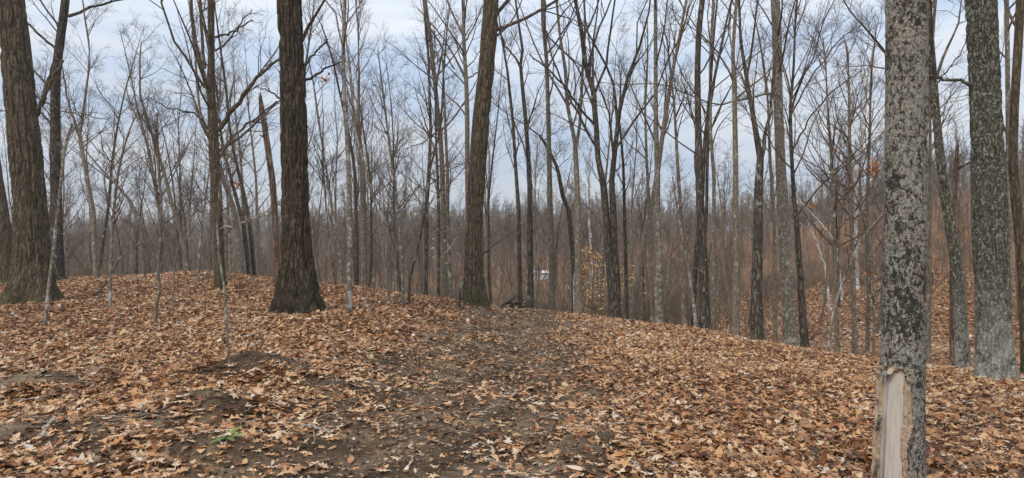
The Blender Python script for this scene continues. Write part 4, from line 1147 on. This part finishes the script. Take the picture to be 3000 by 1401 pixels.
# ------------------------------------------------------------------ leaf litter
def leaf_mesh(rg, kind):
    """one dead leaf about 1 unit long, midrib along X, with lobes and curl"""
    n = 13
    t = np.linspace(0, 1, n)
    if kind == 'oak':
        env = .30 * np.sin(np.pi * np.clip(t * .93 + .03, 0, 1)) ** .7
        lob = .62 + .48 * np.sin(t * math.pi * 2 * 3.2 + rg.uniform(-.5, .5))
        lo, hi = env * np.clip(lob, .22, 1.15), env * np.clip(.62 + .48 * np.sin(t * math.pi * 2 * 3.2 + rg.uniform(-.9, .9)), .22, 1.15)
        sweep = .10 * np.clip(lob, 0, 1)
    else:
        lo = hi = .26 * np.sin(np.pi * np.clip(t, .02, .985)) ** .8; sweep = 0 * t
    lo = lo.copy(); hi = hi.copy(); lo[0] = hi[0] = .015; lo[-1] = hi[-1] = .02
    c1, c2, c3 = rg.normal(0, .4), rg.normal(.2, .45), rg.normal(0, .55)
    def pt(x, y):
        z = c1 * (x - .5) ** 2 + c2 * y * y * 2.2 + c3 * (x - .5) * y
        return (x - .5, y, z)
    V = []
    for k in range(n):
        x = t[k]
        V += [pt(x + sweep[k], -lo[k]), pt(x, 0), pt(x + sweep[k], hi[k])]
    V = np.array(V); V[1::3, 2] -= .02
    Q = []
    for k in range(n - 1):
        a = 3 * k
        Q += [[a, a + 3, a + 4, a + 1], [a + 1, a + 4, a + 5, a + 2]]
    # the stalk
    s0 = len(V)
    V = np.concatenate([V, [(-.5, -.012, 0), (-.5, .012, 0), (-.68, .035, .02), (-.68, .02, .02)]])
    Q.append([s0, s0 + 1, s0 + 2, s0 + 3])
    V = V * .5 if False else V
    return mesh_from('leaf_shape', V, np.array(Q), True)

rl = np.random.default_rng(404)
shapes = [leaf_mesh(rl, 'oak') for _ in range(11)] + [leaf_mesh(rl, 'plain') for _ in range(3)]
for me in shapes: me.materials.append(M['leaf'])

def scatter(n, r0, r1, pmax, power=2.0):
    """points spread evenly over the ground inside a wedge"""
    ph = rl.uniform(-pmax, pmax, n)
    r = np.sqrt(rl.uniform(r0 ** 2, r1 ** 2, n))
    return r * np.sin(ph), r * np.cos(ph)

def leaf_set(n, r0, r1, pmax, smean, lift):
    x, y = scatter(n, r0, r1, pmax)
    so = soil_mask(x, y)
    patch = fbm(x / .5 + 90, y / .5 + 20, 0, 91, 2)
    prob = 1 - so * (.965 - .14 * sstep(.46, .62, patch))
    keep = rl.random(n) < prob
    # no leaf inside the near trunk
    bx, by = (2634 - 1500) / F * 3.78, 3.78
    keep &= np.hypot(x - bx, y - by) > .17
    x, y, so = x[keep], y[keep], so[keep]; m_ = len(x)
    z = ground_z(x, y) + .008 + rl.random(m_) ** 1.6 * lift * (1 - .75 * so)
    tilt = np.abs(rl.normal(0, .38, m_)) * (1 - .35 * so) + (rl.random(m_) < .08) * .6
    ta = rl.uniform(0, 6.28, m_)
    flip = np.where(rl.random(m_) < .42, math.pi, 0)
    rot = np.stack([tilt * np.cos(ta) + flip, tilt * np.sin(ta), rl.uniform(0, 6.28, m_)], 1)
    s = smean * np.clip(rl.lognormal(0, .30, m_), .45, 1.9)
    scl = np.stack([s, s * rl.uniform(.8, 1.15, m_), s * rl.uniform(.4, 1.3, m_)], 1)
    tone = fbm(x / 2.2 + 7, y / 2.2 + 3, 0, 95, 2)
    rnd = np.clip(rl.beta(1.12, 1.08, m_) + (tone - .5) * .5 + .05 * sstep(0, 4, x) - .06, 0, 1)
    pale = rl.random(m_) < .035
    rnd = np.where(pale, rl.uniform(.92, 1, m_), np.minimum(rnd, .93))
    return x, y, z, rot, scl, rnd

parts = [leaf_set(165000, 1.5, 12, .86, .077, .075), leaf_set(200000, 12, 26, .86, .078, .075), leaf_set(90000, 26, 50, .80, .14, .06)]
x, y, z, rot, scl, rnd = [np.concatenate([p[k] for p in parts]) for k in range(6)]
# torn bits of leaf trodden into the track
xf, yf = scatter(60000, 2, 19, .7)
kf = rl.random(60000) < soil_mask(xf, yf) * (.25 + .75 * sstep(.42, .6, fbm(xf / .7, yf / .7, 0, 99, 2)))
xf, yf = xf[kf], yf[kf]; nf = len(xf); sf = rl.uniform(.018, .05, nf)
frag = (xf, yf, ground_z(xf, yf) + rl.uniform(0, .014, nf), np.stack([rl.normal(0, .3, nf), rl.normal(0, .3, nf), rl.uniform(0, 6.28, nf)], 1), np.stack([sf, sf * 1.2, sf], 1), rl.uniform(.1, .92, nf))
x, y, z, rot, scl, rnd = [np.concatenate([p, q]) for p, q in zip((x, y, z, rot, scl, rnd), frag)]
idx = np.where(rl.random(len(x)) < .86, rl.integers(0, 11, len(x)), rl.integers(11, 14, len(x)))
# the 300 leaves that show largest stand as single objects
vis = (np.abs(x / y) < .75) & (y > 4.3) & ((700.5 - 1401) / F * y + CZ < z)
size_px = np.where(vis, scl[:, 0] / y * (.6 + z * 2), 0)
order = np.argsort(-size_px)
big = order[:300]
rest = np.ones(len(x), bool); rest[big] = False
first = {}
for j in big:
    me = shapes[idx[j]]
    o = bpy.data.objects.new('leaf', me); COL.objects.link(o)
    o.location = (x[j], y[j], z[j] + .012); o.rotation_euler = rot[j]; o.scale = scl[j]
    o.parent = ground; o['rnd'] = float(rnd[j])
    first.setdefault(int(idx[j]), o)
src = []
remap = {}
for k in range(14):
    if k in first: remap[k] = len(src); src.append(first[k])
idx2 = np.array([remap.get(int(k), 0) for k in range(14)])[idx]
ll = point_cloud('leaf_litter', np.stack([x, y, z], 1)[rest], rot[rest], scl[rest], rnd[rest], idx2[rest])
ll['kind'] = 'stuff'; ll['label'] = 'dry orange and tan oak leaves carpeting the forest floor'; ll['category'] = 'leaves'
gn_instancer(ll, src, 'litter')

# --- crumbs of soil and wood chips on the track
def crumb_mesh(rg):
    a = np.array([[1, 0, 0], [-1, 0, 0], [0, 1, 0], [0, -1, 0], [0, 0, 1], [0, 0, -1]], float) * rg.uniform(.6, 1.2, (6, 3)) + rg.normal(0, .12, (6, 3))
    f = [(0, 2, 4), (2, 1, 4), (1, 3, 4), (3, 0, 4), (2, 0, 5), (1, 2, 5), (3, 1, 5), (0, 3, 5)]
    me = bpy.data.meshes.new('crumb_shape'); me.from_pydata((a * .5).tolist(), [], f); me.materials.append(M['crumb'])
    return me
cs = [crumb_mesh(rl) for _ in range(4)]
xs, ys = scatter(150000, 2, 19, .7)
kp = rl.random(len(xs)) < soil_mask(xs, ys) * .8
xs, ys = xs[kp], ys[kp]; n = len(xs)
zs = ground_z(xs, ys) + rl.uniform(-.006, .012, n)
s = .016 * np.clip(rl.lognormal(0, .6, n), .35, 4)
csrc = []
for k in range(4):
    gx, gy = -.3 + k * .25, 5.2 + k * .4
    o = link('soil_clod', cs[k], None, ground, (gx, gy, float(ground_z(np.array([gx]), np.array([gy]))[0]) + .01)); o.scale = (.05, .04, .03); o['rnd'] = .3
    csrc.append(o)
el = np.where(rl.random(n) < .14, 4.0, 1.0)
cc = point_cloud('soil_crumbs', np.stack([xs, ys, zs], 1), rl.normal(0, .4, (n, 3)) + np.stack([0 * s, 0 * s, rl.uniform(0, 6.28, n)], 1), np.stack([s * el, s, s * .7], 1), rl.random(n), rl.integers(0, 4, n))
cc['kind'] = 'stuff'; cc['label'] = 'crumbled dark soil, wood chips and grit on the dirt track'; cc['category'] = 'soil'
gn_instancer(cc, csrc, 'crumbs')

# --- fine twigs lying about
acc = Acc()
xt, yt = scatter(1500, 2.5, 20, .78)
zt = ground_z(xt, yt) + .03
az = rl.uniform(0, 6.28, 1500)
tw = grow(rl, np.stack([xt, yt, zt], 1), np.stack([np.cos(az), np.sin(az), 0 * az], 1), rl.uniform(.12, .65, 1500), 6, .16, 0)
gz = ground_z(tw[..., 0], tw[..., 1]); tw[..., 2] = gz + .018 + rl.uniform(0, .04, (1500, 1)) + rl.normal(0, .006, gz.shape)
acc.add(*tubes(tw, np.linspace(1, .4, 6)[None] * rl.uniform(.0025, .006, (1500, 1)), 4))
ft = link('twig_litter', acc.mesh('twig_litter'), M['stick']); ft['kind'] = 'stuff'; ft['label'] = 'thin pale twigs strewn over leaves and track'; ft['category'] = 'twigs'

# --- fallen branches one can pick out: label, [(px, py)], width px, material, side twigs
def fallen(label, pts, wpx, mat, seed, sub=0, lift=.02, name='fallen_branch', flat_d=None):
    rg_ = np.random.default_rng(seed)
    W3 = []
    for (px, py) in pts:
        d = ray_hit(px, py, 3, 40) or flat_d or 18.
        W3.append(world_at(px, py, d))
    W3 = np.array(W3)
    W3[:, 2] = ground_z(W3[:, 0], W3[:, 1]) + lift
    rad = wpx / F * W3[:, 1].mean() / 2
    base = W3[0].copy()
    P, R = resample(W3 - base, np.linspace(rad, rad * .55, len(W3)), n=max(12, len(W3) * 4))
    P[:, 2] = ground_z(P[:, 0] + base[0], P[:, 1] + base[1]) - base[2] + lift + rg_.normal(0, rad * .25, len(P))
    P += rg_.normal(0, rad * .3, P.shape) * np.array([1, 1, .3])
    R = R * (1 + rg_.normal(0, .10, len(R)))
    R[0] *= .55; R[-1] *= .4
    t = empty(name, base)
    acc = Acc(); acc.add(*tubes(P[None], R[None], 8))
    stm = link('stem', acc.mesh('branch_stem'), M[mat], t)
    if sub:
        c, cr_ = sprout(rg_, P[None], R[None], sub, .2, .7, .35, 6, .15, .02, .003)
        for q_ in range(sub):
            acc = Acc(); acc.add(*tubes(c[q_:q_ + 1], cr_[q_:q_ + 1], 5)); link('side_twig', acc.mesh('branch_twigs'), M[mat], stm)
    tag(t, label, 'branch')
fallen('weathered pale log end lying in leaves at the left border', [(-60, 1215), (20, 1192), (70, 1186), (140, 1176), (165, 1168)], 15, 'stick', 1, 0, .04)
fallen('thin pale stick near the left border above the earth clods', [(-30, 1052), (30, 1056), (80, 1060)], 7, 'stick', 2, 0, .03)
fallen('short crooked bleached stick among dark clods', [(160, 1243), (142, 1262), (128, 1278), (125, 1300)], 13, 'bleach', 3, 0, .05)
fallen('broken grey stick end beside the bleached crooked stick', [(72, 1241), (105, 1240), (128, 1246), (150, 1242)], 8, 'stick', 4, 0, .05)
fallen('thin grey twig curving over the dark clods', [(240, 1238), (330, 1240), (400, 1230), (470, 1240), (520, 1258)], 4, 'stick', 5, 2, .05)
fallen('dark rotten branch lying at the foot of huge left oak', [(130, 893), (170, 885), (230, 880)], 7, 'rot', 6, 2, .05)
fallen('dead dark bent branch propped by the white-dotted sapling', [(275, 878), (300, 852), (318, 836)], 9, 'rot', 7, 2, .12)
fallen('long pale fallen pole lying behind the tall lichened sapling', [(935, 842), (1000, 844), (1060, 846), (1092, 846)], 5, 'stick', 8, 0, .06, flat_d=18.0)
fallen('dark stick lying right of the massive oak foot', [(950, 906), (1000, 907), (1040, 909)], 4, 'rot', 9, 1, .04)
fallen('white forked stick lying on the bare track', [(1368, 1240), (1378, 1225), (1395, 1216), (1450, 1208)], 6, 'bleach', 10, 3, .025)
fallen('pale curved stick on the track, right of the white forked stick', [(1550, 1190), (1570, 1215), (1610, 1232), (1650, 1240)], 5, 'stick', 11, 4, .03)
fallen('long thin grey branch over leaves beside the track', [(1650, 1262), (1720, 1266), (1790, 1262)], 5, 'stick', 12, 3, .04)
fallen('stubby pale root end lying near the bottom of the track', [(1420, 1352), (1445, 1360), (1480, 1372)], 13, 'stick', 13, 1, .03)
fallen('short grey chunk of wood on the track', [(1540, 1262), (1575, 1266), (1603, 1280)], 7, 'stick', 14, 0, .03)
fallen('tan bark strip lying at the bottom of the track', [(1510, 1382), (1545, 1390), (1590, 1402)], 14, 'stick', 15, 0, .03)
fallen('short grey log lying in leaves left of the wounded trunk', [(2277, 1220), (2300, 1224), (2330, 1227)], 9, 'stick', 16, 0, .05)
fallen('dark stick on the leaf slope below the dark V-split tree', [(1935, 1059), (1975, 1058), (2012, 1055)], 4, 'rot', 17, 1, .05)
fallen('thin dead branch across leaves right of the wounded trunk', [(2810, 1292), (2850, 1272), (2920, 1275), (3010, 1282)], 6, 'rot', 18, 3, .07)
fallen('grey dead branch on leaves near the right border', [(2900, 1185), (2950, 1180), (3010, 1166)], 5, 'stick', 19, 3, .07)
fallen('forked twig on the far part of the track', [(1160, 992), (1200, 1005), (1285, 1006)], 5, 'stick', 20, 5, .04)
fallen('pale forked twig lying on the upper track', [(1460, 983), (1485, 990), (1492, 982)], 4, 'stick', 21, 2, .04)
fallen('crooked grey twig at the crest beside the twin-stemmed tree', [(1850, 950), (1880, 946), (1920, 948)], 6, 'rot', 22, 3, .08)
fallen('dark roots of dead wood at the foot of pale lichened tree', [(1905, 952), (1935, 946), (1965, 955)], 6, 'rot', 23, 2, .08)
fallen('dark fallen branch on the mound behind the kinked sapling', [(560, 812), (620, 816), (690, 826)], 5, 'rot', 24, 4, .06)
fallen('dark dead branch lying by the many-limbed tree foot', [(665, 868), (710, 862), (760, 866)], 6, 'rot', 25, 4, .08)
fallen('curled pale bark shard lying on leaves at track edge', [(880, 1256), (920, 1262), (968, 1278)], 11, 'bleach', 26, 0, .03)

# brush pile at the crest beside the leaning oak
rg2 = np.random.default_rng(88)
for k in range(6):
    px, py = 1466 + k * 7, 888 + (k % 3) * 3
    d = 17.6
    p = world_at(px, py, d); p[2] = tz(p[0], d) + .05 + .05 * (k % 3)
    az = rg2.uniform(-.6, .6)
    L = grow(rg2, p[None] * 0, np.array([[math.cos(az), math.sin(az), rg2.uniform(.0, .35)]]), np.array([rg2.uniform(.4, .8)]), 8, .1, 0)
    acc = Acc(); acc.add(*tubes(L, np.linspace(.024, .01, 8)[None], 7))
    o = link('brush_stick', acc.mesh('brush_stick'), M['rot'], None, p)
    tag(o, 'dead stick in the brush heap at the crest beside the leaning oak', 'branch', 'sticks of the brush heap')

# ------------------------------------------------------------------ ferns and odd pale leaves
def fern(label, px, py, nf, L, seed):
    rg_ = np.random.default_rng(seed)
    d = ray_hit(px, py) or 6
    p = world_at(px, py, d); p[2] = float(ground_z(p[:1], p[1:2])[0])
    t = empty('fern', p)
    for k in range(nf):
        az = rg_.uniform(0, 6.28); el = rg_.uniform(.35, 1.0)
        D = np.array([[math.cos(az) * math.cos(el), math.sin(az) * math.cos(el), math.sin(el)]])
        S = grow(rg_, np.zeros((1, 3)), D, np.array([L * rg_.uniform(.8, 1.3)]), 20, .04, -.05)[0]
        acc = Acc(); acc.add(*tubes(S[None], np.linspace(.002, .001, 20)[None], 4))
        tg = norm(np.gradient(S, axis=0))
        for j in range(2, 20):
            sd = norm(np.cross(tg[j], [0, 0, 1.])); w = L * .24 * math.sin(math.pi * (.12 + .85 * j / 20))
            for s_ in (-1, 1):
                a = S[j]; e = a + sd * s_ * w + tg[j] * w * .35; q = tg[j] * w * .11
                acc.add(np.array([a - q * .5, (a + e) / 2 - q + [0, 0, .004], e, (a + e) / 2 + q + [0, 0, .004]]), np.array([[0, 1, 2, 3]]))
        link('frond', acc.mesh('frond', False), M['fern'], t)
    tag(t, label, 'fern')
fern('bright green fern sprig beside the small dark clod', 664, 1292, 8, .12, 5)
fern('tiny green fern sprig among leaves above the bleached stick', 268, 1134, 4, .08, 6)

# ------------------------------------------------------------------ the damp autumn air
acc = Acc(); box(acc, -720, 720, -720, 720, -16, 36)
me = acc.mesh('haze', False)
hz = link('haze', me); hz['kind'] = 'stuff'; hz['label'] = 'thin pale haze between the trees'; hz['category'] = 'haze'
hm = bpy.data.materials.new('thin_haze'); hm.use_nodes = True
hm.node_tree.nodes.clear()
ho = hm.node_tree.nodes.new('ShaderNodeOutputMaterial'); hv = hm.node_tree.nodes.new('ShaderNodeVolumePrincipled')
hv.inputs['Color'].default_value = (1.0, .98, .94, 1); hv.inputs['Density'].default_value = .0007; hv.inputs['Anisotropy'].default_value = .2
hm.node_tree.links.new(hv.outputs[0], ho.inputs['Volume'])
me.materials.append(hm)

# ------------------------------------------------------------------ seedlings poking through the leaves on the mound
rs = np.random.default_rng(515)
for k, (px, py) in enumerate([(250, 905), (305, 880), (405, 935), (530, 905), (560, 880), (600, 930), (415, 905), (700, 880), (755, 860), (372, 870), (945, 900), (985, 880), (1000, 870), (1060, 880), (1115, 895), (1400, 1010), (1235, 1075), (1790, 1330), (1640, 1130), (860, 1085)]):
    d = ray_hit(px, py) or 15
    p = world_at(px, py, d); p[2] = float(ground_z(p[:1], p[1:2])[0])
    hgt_ = rs.uniform(.35, 1.1) if d > 9 else rs.uniform(.15, .35)
    st_ = grow(rs, np.array([[0., 0, -.05]]), np.array([[rs.normal(0, .15), rs.normal(0, .15), 1.]]), np.array([hgt_]), 8, .07, .05)
    t = empty('seedling', p)
    acc = Acc(); acc.add(*tubes(st_, np.linspace(.006, .0025, 8)[None], 5)); link('stem', acc.mesh('seedling_stem'), M['rot'], t)
    c, cr_ = sprout(rs, st_, np.full((1, 8), .004), 4, .4, .6, .35, 5, .12, .05, .0018)
    acc = Acc(); acc.add(*tubes(c, cr_, 4)); o = link('shoots', acc.mesh('seedling_shoots'), M['rot'], t); o['kind'] = 'stuff'
    tag(t, 'knee-high leafless seedling poking up through the fallen leaves', 'seedling', 'seedlings in the leaf litter')

# ------------------------------------------------------------------ leafless undergrowth in the hollow
rb_ = np.random.default_rng(616)
brs = []
for k in range(4):
    acc = Acc()
    n = 7
    az = rb_.uniform(0, 6.28, n)
    st_ = grow(rb_, rb_.normal(0, .08, (n, 3)) * np.array([1, 1, 0]), np.stack([np.cos(az) * .4, np.sin(az) * .4, np.ones(n)], 1), rb_.uniform(.9, 2.2, n), 7, .10, .03)
    sr_ = np.linspace(.011, .004, 7)[None] * np.ones((n, 1)); acc.add(*tubes(st_, sr_, 4))
    c, cr_ = sprout(rb_, st_, sr_, 6, .25, .7, .4, 5, .14, .04, .0035); acc.add(*tubes(c, cr_, 3))
    c2, cr2 = sprout(rb_, c, cr_, 4, .2, .7, .5, 4, .14, .03, .003); acc.add(*tubes(c2, cr2, 3))
    x_, d_ = [(-3.5, 27), (2.2, 26), (6.5, 25), (9.5, 22)][k]
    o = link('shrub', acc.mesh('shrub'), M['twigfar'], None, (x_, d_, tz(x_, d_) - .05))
    tag(o, ['low leafless shrub in the hollow behind the leaning oak', 'low leafless shrub beside the tan-leaved beech', 'low leafless shrub behind the pale lichened tree', 'low leafless shrub behind the smooth grey trunk'][k], 'shrub')
    brs.append(o)
nb_ = 2600
ph_ = rb_.uniform(-.8, .8, nb_); r_ = np.sqrt(rb_.uniform(20 ** 2, 75 ** 2, nb_))
x_, y_ = r_ * np.sin(ph_), r_ * np.cos(ph_)
cd_ = np.array([crest_depth(u_) for u_ in x_ / y_])
kp_ = (y_ > cd_ + 4) & (fbm(x_ / 7, y_ / 7, 0, 77, 2) > .42 + .16 * sstep(.2, .5, x_ / y_))
x_, y_ = x_[kp_], y_[kp_]; n = len(x_); s_ = rb_.uniform(.6, 1.4, n)
ug = point_cloud('undergrowth', np.stack([x_, y_, terrain(x_, y_) - .05], 1), np.stack([0 * x_, 0 * x_, rb_.uniform(0, 6.28, n)], 1), np.stack([s_, s_, s_], 1), rb_.random(n), rb_.integers(0, 4, n))
ug['kind'] = 'stuff'; ug['label'] = 'tangled leafless brush covering the hollow floor'; ug['category'] = 'brush'
gn_instancer(ug, brs, 'brush')
